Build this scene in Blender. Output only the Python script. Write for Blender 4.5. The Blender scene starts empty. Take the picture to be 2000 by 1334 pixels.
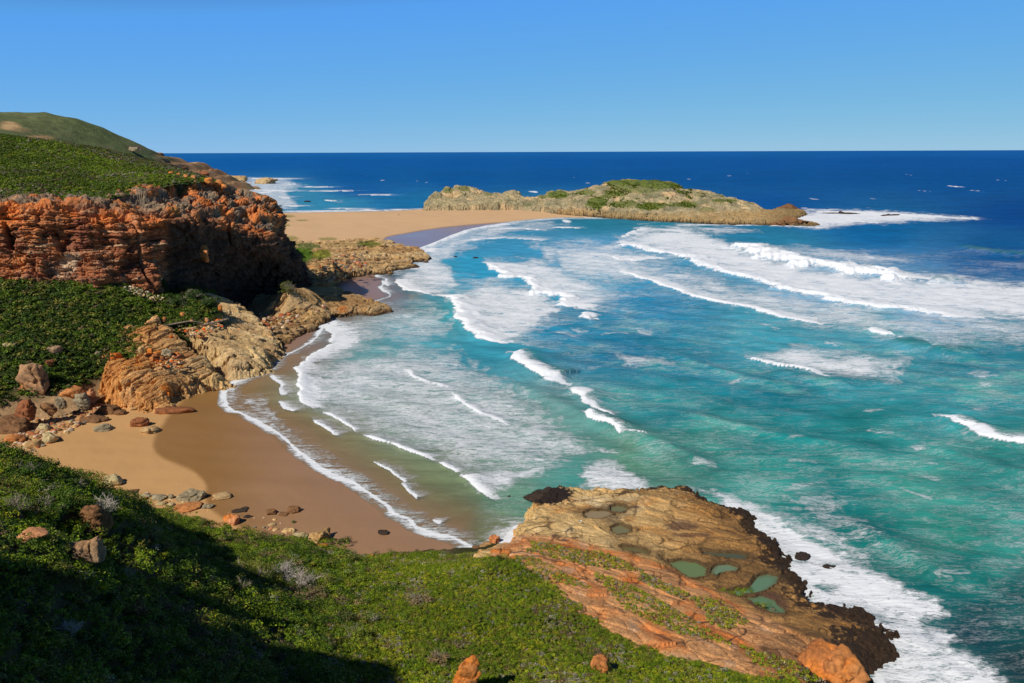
import bpy, math
import numpy as np
from mathutils import Matrix, Vector

# ------------------------------------------------------------------ camera, light, exposure
F = 2000 * 28.0 / 36.0
CAM = np.array([0.0, 0.0, 50.0])
TH = math.atan(370.5 / F)
ROLL = 0.0036
fwd = np.array([0, math.cos(TH), -math.sin(TH)])
up0 = np.array([0, math.sin(TH), math.cos(TH)])
rt0 = np.array([1.0, 0, 0])
rt = rt0 * math.cos(ROLL) - up0 * math.sin(ROLL)
up = up0 * math.cos(ROLL) + rt0 * math.sin(ROLL)

scn = bpy.context.scene
COL = scn.collection
cam = bpy.data.cameras.new("camera"); cam.lens = 28; cam.sensor_width = 36
cam.clip_start = 0.5; cam.clip_end = 400000
co = bpy.data.objects.new("camera", cam); COL.objects.link(co)
co.matrix_world = Matrix(((rt[0], up[0], -fwd[0], CAM[0]), (rt[1], up[1], -fwd[1], CAM[1]),
                          (rt[2], up[2], -fwd[2], CAM[2]), (0, 0, 0, 1)))
scn.camera = co

SUN_EL = math.radians(43)
SUN_H = np.array([-0.64, -0.768])
SUN_DIR = np.array([SUN_H[0] * math.cos(SUN_EL), SUN_H[1] * math.cos(SUN_EL), math.sin(SUN_EL)])
SUN_ROT = math.atan2(SUN_H[0], SUN_H[1]) % (2 * math.pi)
wd = bpy.data.worlds.new("World"); scn.world = wd; wd.use_nodes = True
nt = wd.node_tree; bg = nt.nodes["Background"]
sky = nt.nodes.new("ShaderNodeTexSky"); sky.sky_type = 'NISHITA'; sky.sun_disc = False
sky.sun_elevation = SUN_EL; sky.sun_rotation = SUN_ROT
sky.altitude = 50; sky.air_density = 0.5; sky.dust_density = 0.0; sky.ozone_density = 6.0
# per-channel response: a clear, polarised marine sky, deep blue overhead and paler at the horizon
SKY_S = 0.085
sep = nt.nodes.new("ShaderNodeSeparateColor"); cmb = nt.nodes.new("ShaderNodeCombineColor")
nt.links.new(sky.outputs[0], sep.inputs[0])
def _m(op, a, v):
    n = nt.nodes.new("ShaderNodeMath"); n.operation = op
    nt.links.new(a, n.inputs[0])
    if isinstance(v, float): n.inputs[1].default_value = v
    else: nt.links.new(v, n.inputs[1])
    return n.outputs[0]
for i, (k, g, x0) in enumerate(((.46, .68, .10), (.60, .33, .205), (.731, -.19, .43))):
    x = _m('MULTIPLY', sep.outputs[i], SKY_S)
    hi = _m('MULTIPLY', _m('POWER', x, g), k / SKY_S)
    lo = _m('MULTIPLY', _m('POWER', x, 2.2), k * x0 ** g / x0 ** 2.2 / SKY_S)
    nt.links.new(_m('MINIMUM', hi, lo), cmb.inputs[i])
nt.links.new(cmb.outputs[0], bg.inputs[0])
bg.inputs[1].default_value = SKY_S
sl = bpy.data.lights.new("sun", 'SUN'); sl.energy = 4.3; sl.angle = math.radians(0.5); sl.color = (1.0, 0.95, 0.87)
so = bpy.data.objects.new("sun", sl); COL.objects.link(so)
so.rotation_euler = Vector(SUN_DIR).to_track_quat('Z', 'Y').to_euler()
so.location = (-60, -60, 120)
vs = scn.view_settings
vs.view_transform = 'Standard'; vs.look = 'None'; vs.exposure = 0.0; vs.gamma = 1.0; vs.use_curve_mapping = False
scn.cycles.max_bounces = 5; scn.cycles.diffuse_bounces = 2; scn.cycles.transparent_max_bounces = 6
scn.cycles.caustics_reflective = False; scn.cycles.caustics_refractive = False

# ------------------------------------------------------------------ projection helpers (design-time survey of the bay)
def ray(px, py):
    px = np.asarray(px, float); py = np.asarray(py, float)
    return fwd + ((px - 1000) / F)[..., None] * rt + ((667 - py) / F)[..., None] * up
def uz(px, py, z=0.0):
    d = ray(px, py); t = (z - CAM[2]) / d[..., 2]
    return CAM + t[..., None] * d
def uy(px, py, Y):
    d = ray(px, py); t = Y / d[..., 1]
    return CAM + np.asarray(t)[..., None] * d
def proj(P):
    v = P - CAM; f = np.maximum(v @ fwd, 1e-3)
    return 1000 + F * (v @ rt) / f, 667 - F * (v @ up) / f
def mpp(P):
    return float((np.asarray(P) - CAM) @ fwd) / F

# ------------------------------------------------------------------ noise
M32 = np.uint32(0xffffffff)
def _hash(ix, iy, iz, seed):
    with np.errstate(over='ignore'):
        h = ix.astype(np.int64).astype(np.uint32) * np.uint32(374761393)
        h = h + iy.astype(np.int64).astype(np.uint32) * np.uint32(668265263)
        h = h + iz.astype(np.int64).astype(np.uint32) * np.uint32(2246822519)
        h = h + np.uint32((seed * 3266489917) & 0xffffffff)
        h = (h ^ (h >> np.uint32(15))) * np.uint32(2246822519)
        h = (h ^ (h >> np.uint32(13))) * np.uint32(3266489917)
        h = h ^ (h >> np.uint32(16))
    return h
def _q(t): return t * t * t * (t * (t * 6 - 15) + 10)
def n2(x, y, seed=0):
    xi = np.floor(x); yi = np.floor(y); fx = x - xi; fy = y - yi
    u = _q(fx); v = _q(fy); z0 = np.zeros(1)
    r = 0
    for dx in (0, 1):
        for dy in (0, 1):
            h = _hash(xi + dx, yi + dy, z0, seed)
            gx = (h & np.uint32(1023)).astype(np.float32) / 511.5 - 1
            gy = ((h >> np.uint32(10)) & np.uint32(1023)).astype(np.float32) / 511.5 - 1
            w = (u if dx else 1 - u) * (v if dy else 1 - v)
            r = r + w * (gx * (fx - dx) + gy * (fy - dy))
    return r * 1.5
def n3(P, f, seed=0):
    if np.isscalar(f): f = (f, f, f)
    x = P[..., 0] * f[0]; y = P[..., 1] * f[1]; z = P[..., 2] * f[2]
    xi = np.floor(x); yi = np.floor(y); zi = np.floor(z); fx = x - xi; fy = y - yi; fz = z - zi
    u = _q(fx); v = _q(fy); w = _q(fz); r = 0
    for dx in (0, 1):
        for dy in (0, 1):
            for dz in (0, 1):
                h = _hash(xi + dx, yi + dy, zi + dz, seed)
                gx = (h & np.uint32(1023)).astype(np.float32) / 511.5 - 1
                gy = ((h >> np.uint32(10)) & np.uint32(1023)).astype(np.float32) / 511.5 - 1
                gz = ((h >> np.uint32(20)) & np.uint32(1023)).astype(np.float32) / 511.5 - 1
                ww = (u if dx else 1 - u) * (v if dy else 1 - v) * (w if dz else 1 - w)
                r = r + ww * (gx * (fx - dx) + gy * (fy - dy) + gz * (fz - dz))
    return r * 1.4
def fb2(x, y, o=4, seed=0, g=.5):
    r = 0; a = 1; s = 0
    for k in range(o):
        r = r + a * n2(x, y, seed + k * 7); s += a; a *= g; x = x * 2.03 + 11.3; y = y * 2.03 - 7.1
    return r / s
def fb3(P, f, o=4, seed=0, g=.5):
    if np.isscalar(f): f = (f, f, f)
    f = np.array(f, float); r = 0; a = 1; s = 0
    for k in range(o):
        r = r + a * n3(P, f, seed + k * 7); s += a; a *= g; f = f * 2.03
    return r / s
def worley3(P, f, seed=0):
    if np.isscalar(f): f = (f, f, f)
    x = P[..., 0] * f[0]; y = P[..., 1] * f[1]; z = P[..., 2] * f[2]
    xi = np.floor(x); yi = np.floor(y); zi = np.floor(z)
    f1 = np.full(x.shape, 9.0); f2 = np.full(x.shape, 9.0); idv = np.zeros(x.shape); tl = np.zeros(x.shape)
    for dx in (-1, 0, 1):
        for dy in (-1, 0, 1):
            for dz in (-1, 0, 1):
                h = _hash(xi + dx, yi + dy, zi + dz, seed)
                qx = xi + dx + (h & np.uint32(1023)) / 1023. - x; qy = yi + dy + ((h >> np.uint32(10)) & np.uint32(1023)) / 1023. - y
                qz = zi + dz + ((h >> np.uint32(20)) & np.uint32(1023)) / 1023. - z
                d = np.sqrt(qx ** 2 + qy ** 2 + qz ** 2)
                c = d < f1
                k = h % np.uint32(997); t = qx * ((k % np.uint32(31)) / 15. - 1) + qy * ((k % np.uint32(29)) / 14. - 1) + qz * ((k % np.uint32(23)) / 11. - 1)
                f2 = np.where(c, f1, np.minimum(f2, d)); idv = np.where(c, k / 997., idv); tl = np.where(c, t, tl); f1 = np.where(c, d, f1)
    return f1, f2, idv, tl
def ss(a, b, x):
    t = np.clip((x - a) / (b - a), 0, 1); return t * t * (3 - 2 * t)
def lin(r, g, b):
    c = np.array([r, g, b]) / 255.0
    return np.where(c <= .04045, c / 12.92, ((c + .055) / 1.055) ** 2.4)
def mixc(a, b, t):
    return a + (np.asarray(b) - a) * np.asarray(t)[..., None]

# ------------------------------------------------------------------ polygons, interpolation
def in_poly(x, y, poly):
    r = np.zeros(x.shape, bool); n = len(poly)
    for i in range(n):
        x1, y1 = poly[i]; x2, y2 = poly[(i + 1) % n]
        if y1 == y2: continue
        c = (y1 > y) != (y2 > y)
        r ^= c & (x < (x2 - x1) * (y - y1) / (y2 - y1) + x1)
    return r
def seg_dist(x, y, pts, closed=False):
    best = np.full(x.shape, 1e18); sgn = np.ones(x.shape); al = np.zeros(x.shape)
    n = len(pts); L = 0
    for i in range(n if closed else n - 1):
        ax, ay = pts[i][:2]; bx, by = pts[(i + 1) % n][:2]
        ex, ey = bx - ax, by - ay; l2 = ex * ex + ey * ey + 1e-12; l = math.sqrt(l2)
        t = np.clip(((x - ax) * ex + (y - ay) * ey) / l2, 0, 1)
        qx = x - ax - t * ex; qy = y - ay - t * ey
        d = qx * qx + qy * qy; c = d < best
        best = np.where(c, d, best); sgn = np.where(c, np.sign(ex * (y - ay) - ey * (x - ax)), sgn); al = np.where(c, L + t * l, al)
        L += l
    return np.sqrt(best), sgn, al, L
def sdf(x, y, poly):
    d = seg_dist(x, y, poly, True)[0]
    return np.where(in_poly(x, y, poly), d, -d)
def chaikin(p, n=2):
    p = np.array(p, float)
    for _ in range(n):
        q = np.roll(p, -1, 0); p = np.stack([p * .75 + q * .25, p * .25 + q * .75], 1).reshape(-1, 2)
    return [tuple(x) for x in p]
class Surf:
    """smooth height surface through surveyed points"""
    def __init__(s, P, reg=0.0):
        P = np.array(P, float); s.c = P[:, :2]; n = len(P)
        s.o = s.c.mean(0)
        r = np.linalg.norm(s.c[:, None] - s.c[None], axis=2)
        A = np.zeros((n + 3, n + 3)); A[:n, :n] = r - np.eye(n) * reg
        A[:n, n] = 1; A[:n, n + 1:] = s.c - s.o; A[n:, :n] = A[:n, n:].T
        b = np.zeros(n + 3); b[:n] = P[:, 2]
        s.w = np.linalg.solve(A, b)
    def __call__(s, X, Y):
        sh = np.shape(X); X = np.ravel(X).astype(float); Y = np.ravel(Y).astype(float)
        n = len(s.c); r = s.w[n] + s.w[n + 1] * (X - s.o[0]) + s.w[n + 2] * (Y - s.o[1])
        for i in range(n): r = r + s.w[i] * np.sqrt((X - s.c[i, 0]) ** 2 + (Y - s.c[i, 1]) ** 2 + 0.3)
        return r.reshape(sh)
def Y_(*a): return [tuple(uy(p[0], p[1], p[2])) for p in a]
def Z_(*a): return [tuple(uz(p[0], p[1], p[2])) for p in a]
def hit(px, py, H, t0=20, t1=420, n=1600):
    d = ray(px, py); t = np.linspace(t0, t1, n); P = CAM + t[:, None] * d
    k = np.argmax(P[:, 2] < H(P[:, 0], P[:, 1]))
    return P[k]

# ------------------------------------------------------------------ mesh + material helpers
def obj(name, V, Fc, mat, cols=None, attrs=None, parent=None, smooth=True):
    V = np.ascontiguousarray(V, np.float32); Fc = np.ascontiguousarray(Fc, np.int32)
    k = Fc.shape[1]; me = bpy.data.meshes.new(name)
    me.vertices.add(len(V)); me.vertices.foreach_set("co", V.ravel())
    me.loops.add(Fc.size); me.loops.foreach_set("vertex_index", Fc.ravel())
    me.polygons.add(len(Fc)); me.polygons.foreach_set("loop_start", np.arange(0, Fc.size, k, dtype=np.int32))
    me.polygons.foreach_set("loop_total", np.full(len(Fc), k, np.int32))
    me.polygons.foreach_set("use_smooth", np.full(len(Fc), smooth, bool))
    if cols is not None:
        a = me.color_attributes.new("Col", 'FLOAT_COLOR', 'POINT')
        c = np.ones((len(V), 4), np.float32); c[:, :3] = np.clip(cols, 0.002, 0.95); a.data.foreach_set("color", c.ravel())
    for nme, v in (attrs or {}).items():
        a = me.attributes.new(nme, 'FLOAT', 'POINT'); a.data.foreach_set("value", np.ascontiguousarray(v, np.float32))
    me.materials.append(mat); me.update(calc_edges=True); me.validate()
    o = bpy.data.objects.new(name, me); COL.objects.link(o)
    if parent: o.parent = parent
    return o
def tag(o, label, cat, group=None, kind=None):
    if label: o['label'] = label
    if cat: o['category'] = cat
    if group: o['group'] = group
    if kind: o['kind'] = kind
    return o
def struct(o, kind='structure'):
    o['kind'] = kind; return o
def recenter(o, P):
    me = o.data; n = len(me.vertices); c = np.empty(n * 3, np.float32); me.vertices.foreach_get("co", c)
    c = c.reshape(-1, 3) - np.asarray(P, np.float32); me.vertices.foreach_set("co", np.ascontiguousarray(c).ravel()); o.location = P; me.update()
def empty(name, P, label, cat, group=None):
    o = bpy.data.objects.new(name, None); o.location = P; COL.objects.link(o); return tag(o, label, cat, group)
def mat_surface(name, nscale=3.0, namp=0.35, rough=0.9, bump=0.1, bdist=0.15, spec=0.25, attr=True, col=(.5, .5, .5), nscale2=None, translucent=0):
    m = bpy.data.materials.new(name); m.use_nodes = True; t = m.node_tree; b = t.nodes["Principled BSDF"]
    b.inputs['Roughness'].default_value = rough; b.inputs['Specular IOR Level'].default_value = spec
    tc = t.nodes.new("ShaderNodeNewGeometry"); no = t.nodes.new("ShaderNodeTexNoise")
    no.inputs['Scale'].default_value = nscale; no.inputs['Detail'].default_value = 5; no.inputs['Roughness'].default_value = .65
    t.links.new(tc.outputs['Position'], no.inputs['Vector'])
    mr = t.nodes.new("ShaderNodeMapRange"); mr.inputs[1].default_value = .3; mr.inputs[2].default_value = .7
    mr.inputs[3].default_value = 1 - namp; mr.inputs[4].default_value = 1 + namp
    t.links.new(no.outputs[0], mr.inputs[0])
    mx = t.nodes.new("ShaderNodeVectorMath"); mx.operation = 'SCALE'
    if attr:
        at = t.nodes.new("ShaderNodeAttribute"); at.attribute_name = "Col"; t.links.new(at.outputs['Color'], mx.inputs[0])
    else: mx.inputs[0].default_value = col
    t.links.new(mr.outputs[0], mx.inputs['Scale']); t.links.new(mx.outputs[0], b.inputs['Base Color'])
    if bump:
        bp = t.nodes.new("ShaderNodeBump"); bp.inputs['Strength'].default_value = bump; bp.inputs['Distance'].default_value = bdist
        src = no
        if nscale2:
            src = t.nodes.new("ShaderNodeTexNoise"); src.inputs['Scale'].default_value = nscale2; src.inputs['Detail'].default_value = 6
            src.inputs['Roughness'].default_value = .7; t.links.new(tc.outputs['Position'], src.inputs['Vector'])
        t.links.new(src.outputs[0], bp.inputs['Height']); t.links.new(bp.outputs[0], b.inputs['Normal'])
    if translucent:
        out = t.nodes["Material Output"]; tr = t.nodes.new("ShaderNodeBsdfTranslucent"); ms = t.nodes.new("ShaderNodeMixShader")
        t.links.new(mx.outputs[0], tr.inputs[0]); ms.inputs[0].default_value = translucent
        t.links.new(b.outputs[0], ms.inputs[1]); t.links.new(tr.outputs[0], ms.inputs[2]); t.links.new(ms.outputs[0], out.inputs[0])
    return m
M_ROCK = mat_surface("sandstone", 2.2, .38, .92, .7, .25, nscale2=4.0)
M_SHELF = mat_surface("shelf_rock", 5.0, .42, .9, .9, .12, nscale2=9.0)
M_ROCKFAR = mat_surface("sandstone_far", .8, .4, .92, .8, .6, nscale2=1.2)
M_SOIL = mat_surface("scrub_soil", 1.2, .4, .95, .6, .25, nscale2=3.0)
M_LEAF = mat_surface("leaf", 6, .25, .6, 0, spec=.3, translucent=.18)
M_TWIG = mat_surface("dry_twig", 6, .3, .85, 0)
M_HILLFAR = mat_surface("far_scrub", .12, .35, .95, .8, 1.2, nscale2=.35)

def grid_faces(nr, nc, keep=None):
    i = np.arange(nr * nc).reshape(nr, nc)
    f = np.stack([i[:-1, :-1], i[:-1, 1:], i[1:, 1:], i[1:, :-1]], -1).reshape(-1, 4)
    if keep is not None:
        k = keep[:-1, :-1] | keep[:-1, 1:] | keep[1:, 1:] | keep[1:, :-1]; f = f[k.ravel()]
    return f
def compact(V, Fc, *arrs):
    u, inv = np.unique(Fc.ravel(), return_inverse=True)
    return (V[u], inv.reshape(Fc.shape)) + tuple(a[u] for a in arrs)
def vnormals(V, nr, nc):
    G = V.reshape(nr, nc, 3); a = np.gradient(G, axis=1); b = np.gradient(G, axis=0)
    n = np.cross(a, b); n /= np.linalg.norm(n, axis=2, keepdims=True) + 1e-9
    return n.reshape(-1, 3)

# ------------------------------------------------------------------ coast line and sand
COAST = [(1010, 1030), (985, 1060), (940, 1078), (908, 1066), (880, 1052), (850, 1045), (806, 1030), (798, 1018), (765, 1005), (750, 990),
 (720, 968), (680, 940), (650, 928), (610, 905), (575, 880), (540, 848), (500, 822), (452, 803), (437, 790), (440, 760), (468, 741),
 (500, 730), (526, 718), (542, 700), (575, 684), (606, 668), (622, 650), (634, 634), (650, 618), (690, 611), (735, 606), (720, 592),
 (762, 578), (742, 560), (756, 546), (735, 540), (745, 532), (775, 520), (800, 508), (800, 498), (815, 488), (850, 474), (880, 461), (910, 450),
 (955, 440), (1000, 433), (1050, 428), (1100, 425), (1180, 425), (1180, 400), (1000, 403), (835, 408), (760, 412), (650, 414), (545, 415.5), (400, 415),
 (200, 420), (-400, 440), (-1500, 600), (-1500, 2600), (1200, 2600)]
CW = [tuple(uz(a, b)[:2]) for a, b in COAST]
# coarse table of the distance to the waterline
GX = np.arange(-600, 2604, 6.0); GY = np.concatenate([np.arange(301, 500, 1.5), np.arange(500, 1506, 5.0)])
_gx, _gy = np.meshgrid(GX, GY); _gp = uz(_gx, np.maximum(_gy, 302.5 - (_gx - 1000) * .0036))
SDT = np.where(in_poly(_gx, _gy, COAST), 1, -1) * seg_dist(_gp[..., 0], _gp[..., 1], CW, True)[0]
def coast_sd_px(px, py):
    fx = np.clip((px - GX[0]) / 6.0, 0, len(GX) - 1.001); ix = fx.astype(int); fx = fx - ix
    iy = np.clip(np.searchsorted(GY, py) - 1, 0, len(GY) - 2); fy = np.clip((py - GY[iy]) / (GY[iy + 1] - GY[iy]), 0, 1)
    return (SDT[iy, ix] * (1 - fx) + SDT[iy, ix + 1] * fx) * (1 - fy) + (SDT[iy + 1, ix] * (1 - fx) + SDT[iy + 1, ix + 1] * fx) * fy
def coast_sd(X, Y):
    P = np.stack([X, Y, np.zeros_like(X)], -1); px, py = proj(P)
    return coast_sd_px(px, py)
def sand_h(X, Y, sd=None):
    if sd is None: sd = coast_sd(np.asarray(X, float), np.asarray(Y, float))
    far = ss(330, 480, Y)
    z = np.where(sd > 0, 3.2 * (1 - np.exp(-sd * .05 / 3.2)), np.maximum(sd * .07, -3.0))
    dune = np.clip(sd / 40, 0, 1) * far * (1.5 * (fb2(X * .018, Y * .012, 3, 5) + .2))
    small = np.clip(sd / 8, 0, 1) * (.10 * fb2(X * .12, Y * .12, 3, 9) + .05 * fb2(X * .5, Y * .5, 2, 3))
    return z + dune + small

qy = np.concatenate([np.arange(398, 520, 1.5), np.arange(520, 1180, 4.0)]); qx = np.arange(-140, 1290, 4.0)
PX, PY = np.meshgrid(qx, qy)
P = uz(PX, PY, 1.2); X = P[..., 0]; Y = P[..., 1]
sd = coast_sd(X, Y); Z = sand_h(X, Y, sd)
V = np.stack([X, Y, Z], -1).reshape(-1, 3)
wetpoly = [(395, 745), (362, 765), (335, 790), (314, 820), (300, 848), (295, 866), (300, 880), (315, 893), (340, 903), (368, 913), (388, 926), (399, 942), (400, 958), (400, 985), (425, 1005), (470, 1030), (520, 1050), (560, 1075), (700, 1120), (1000, 1120), (1000, 700), (660, 560), (590, 620), (540, 650)]
wet2 = [(730, 471), (800, 454), (870, 441.5), (960, 433), (1100, 423), (1200, 423), (1200, 480), (740, 560)]
wet3 = [(640, 560), (660, 535), (800, 500), (800, 640), (560, 700), (560, 620)]
rp = PX.ravel(); rq = PY.ravel(); nx = fb2(rp * .02, rq * .04, 3, 1)
w1 = ss(-3, 8, sdf(rp + nx * 5, rq + nx * 3, chaikin(wetpoly))); w2 = ss(-1.5, 1.5, sdf(rp, rq, chaikin(wet2))); w3 = ss(-3, 4, sdf(rp, rq, chaikin(wet3)))
wet = np.maximum(np.maximum(w1 * .75, w2), w3 * .9)
vd = V.copy()
dry = mixc(np.tile(lin(192, 146, 92), (len(V), 1)), lin(205, 160, 108), .5 + .5 * fb2(V[:, 0] * .05, V[:, 1] * .05, 3, 4))
dry = mixc(dry, lin(214, 176, 134), ss(300, 480, V[:, 1]) * .8)
wt = mixc(np.tile(lin(146, 106, 58), (len(V), 1)), lin(160, 122, 88), np.clip(ss(380, 560, rp) + .35 * fb2(V[:, 0] * .04, V[:, 1] * .09, 3, 8), 0, 1))
wt = mixc(wt, lin(150, 120, 105), np.maximum(w2, w3 * .8))
c = mixc(dry, wt, np.clip(wet * 1.3, 0, 1))
# fine shell hash and tracks
tr = fb2(V[:, 0] * .06 + V[:, 1] * .02, V[:, 1] * .22, 4, 21)
c = c * (1 + .10 * tr)[:, None]
# low dune tussocks on the far sand
for (a, b, rx, ry) in ((560, 424, 18, 4), (553, 437, 16, 3), (548, 446, 20, 4), (590, 435, 12, 2), (700, 474, 14, 3), (640, 470, 20, 3), (566, 470, 20, 4)):
    k = ss(1.1, .7, np.hypot((rp - a) / rx, (rq - b) / ry) + .4 * fb2(rp * .2, rq * .5, 2, 2)); c = mixc(c, lin(130, 125, 60), k * .75)
m_sand = mat_surface("sand", 6, .10, .85, .25, .05, spec=.3)
t = m_sand.node_tree; at = t.nodes.new("ShaderNodeAttribute"); at.attribute_name = "wet"
mr = t.nodes.new("ShaderNodeMapRange"); mr.inputs[3].default_value = .9; mr.inputs[4].default_value = .22
t.links.new(at.outputs['Fac'], mr.inputs[0]); t.links.new(mr.outputs[0], t.nodes["Principled BSDF"].inputs['Roughness'])
mr2 = t.nodes.new("ShaderNodeMapRange"); mr2.inputs[3].default_value = .1; mr2.inputs[4].default_value = .5
t.links.new(at.outputs['Fac'], mr2.inputs[0]); t.links.new(mr2.outputs[0], t.nodes["Principled BSDF"].inputs['Specular IOR Level'])
Fc = grid_faces(len(qy), len(qx), (sd > -60))
wetb = np.maximum(np.maximum(w1 * (.35 + .35 * ss(14, 2, sd.ravel())), w2), w3 * .8)
V_, Fc_, c_, w_ = compact(V, Fc, c, wetb)
struct(obj("beach", V_, Fc_, m_sand, c_, {"wet": w_}))

# ------------------------------------------------------------------ the sea
rows = np.concatenate([[296.5 + .35, 296.5 + .7, 298, 299], np.arange(300, 700, 1.0), np.arange(700, 1440, 2.0)])
colsx = np.arange(-160, 2164, 2.0)
QX, QY = np.meshgrid(colsx, rows)
a_ = (QX - 1000) / F; b_ = (667 - QY) / F
D = fwd + a_[..., None] * rt0 + b_[..., None] * up0
tt = -CAM[2] / D[..., 2]; P = CAM + tt[..., None] * D
X = P[..., 0].ravel(); Y = P[..., 1].ravel(); pz = np.stack([X, Y, np.zeros_like(X)], -1)
px, py = proj(pz); N = len(X)
csd = coast_sd_px(px, py)                       # + on land
depth = np.maximum(-csd, 0) * .07
CPT = [(x, 299, 20 - x * .003, 106 - x * .007, 174 - x * .006) for x in range(0, 2200, 200)] + [(x, 318, 6, 96 - x * .007, 166 - x * .007) for x in range(300, 2200, 200)] + [(x, 345, 6, 94 - x * .007, 160 - x * .008) for x in range(700, 2200, 200)] + [
 (700, 370, 20, 95, 160), (560, 385, 60, 140, 175), (640, 400, 55, 140, 175), (800, 395, 28, 115, 165), (1500, 400, 10, 84, 152), (2000, 420, 8, 72, 138),
 (1700, 450, 14, 98, 150), (1950, 500, 14, 82, 132), (1500, 465, 40, 120, 150), (1300, 440, 35, 125, 145), (1150, 432, 36, 122, 145), (1000, 440, 58, 130, 160), (1000, 480, 60, 138, 172),
 (880, 480, 70, 145, 180), (850, 530, 60, 140, 165), (920, 520, 45, 140, 172), (1150, 480, 85, 150, 185), (1150, 540, 60, 150, 180), (780, 590, 92, 140, 158), (830, 610, 55, 140, 145), (800, 650, 62, 145, 158), (720, 610, 110, 140, 135),
 (1100, 640, 28, 122, 152), (1250, 600, 35, 128, 165), (1200, 680, 22, 112, 142), (950, 690, 52, 135, 152), (1330, 700, 24, 118, 138), (1500, 660, 60, 150, 165), (1600, 560, 120, 160, 185), (1800, 600, 130, 165, 190), (1700, 640, 60, 145, 160),
 (1300, 800, 28, 122, 128), (1500, 770, 20, 115, 128), (1500, 850, 32, 126, 124), (1700, 740, 45, 138, 148), (1900, 700, 30, 115, 130), (1850, 780, 45, 132, 138), (1700, 850, 36, 128, 124), (1950, 900, 44, 124, 118),
 (1600, 950, 25, 122, 118), (1800, 960, 60, 145, 130), (1500, 930, 44, 138, 126), (1700, 1050, 14, 104, 100), (1850, 1050, 40, 128, 112), (1900, 1130, 20, 104, 98), (1980, 1200, 16, 82, 82), (1900, 1240, 16, 56, 66), (1990, 1300, 24, 58, 60), (1850, 1300, 48, 110, 104),
 (1250, 900, 82, 130, 104), (1350, 870, 42, 120, 108), (1120, 930, 70, 138, 128), (1000, 960, 95, 135, 110), (1080, 985, 40, 112, 104), (1200, 940, 96, 135, 118),
 (900, 800, 112, 148, 142), (1050, 860, 108, 146, 136), (700, 740, 112, 150, 148), (800, 820, 122, 148, 132), (640, 760, 120, 148, 138), (700, 680, 92, 150, 152),
 (650, 870, 140, 136, 96), (560, 830, 146, 132, 90), (600, 900, 150, 130, 88), (750, 930, 132, 138, 98), (850, 950, 122, 134, 96), (880, 1020, 124, 122, 84), (950, 1040, 108, 112, 78), (480, 780, 150, 128, 84), (540, 740, 140, 130, 98), (560, 690, 135, 128, 112)]
VY = 34 * np.sqrt(np.maximum(wy_ := py + np.minimum(22, .2 * (py - 296)) * fb2(px * .006, py * .012, 3, 78), 296.2) - 296)
num = np.zeros((N, 3)); den = np.zeros(N)
wob = fb2(px * .006, py * .012, 3, 77); wx = px + 40 * wob
for (a, b, r, g, bl) in CPT:
    w = 1 / (((wx - a) / 2.2) ** 2 + (VY - 34 * math.sqrt(b - 296)) ** 2 + 300) ** 1.7
    num += w[:, None] * lin(r, g, bl); den += w
wc = num / den[:, None]
# wind streaks and turquoise clouds
st = fb2(X * .022 + Y * .012, Y * .035 - X * .01, 4, 31); st2 = fb2(X * .09 + Y * .05, Y * .16 - X * .04, 3, 35)
fade = np.clip(1200 / np.maximum(Y, 1), .25, 1)
wc = wc * (1 + .28 * st * fade + .16 * st2 * np.clip(500 / np.maximum(Y, 1), 0, 1))[:, None]
wc = wc * (1 + .30 * ss(400, 520, py) * ss(1100, 700, Y))[:, None] * np.array([.95, 1.0, 1.02])
cloud = fb2(X * .035 + Y * .03, Y * .04 - X * .02, 4, 131) + .35 * fb2(X * .15, Y * .15, 3, 133)
bay = ss(1050, 1300, px) * ss(560, 700, py) * ss(430, 300, Y)
wc = mixc(wc, lin(80, 186, 170), ss(.0, .42, cloud) * .6 * bay); wc = mixc(wc, lin(10, 98, 104), ss(-.02, -.40, cloud) * .38 * bay)
deep = ss(900, 6000, Y)
stf = fb2(px * .006, np.maximum(py - 288, 0) ** .7 * .9, 3, 44); wc = wc * (1 + .10 * stf * ss(400, 900, Y))[:, None]

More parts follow.
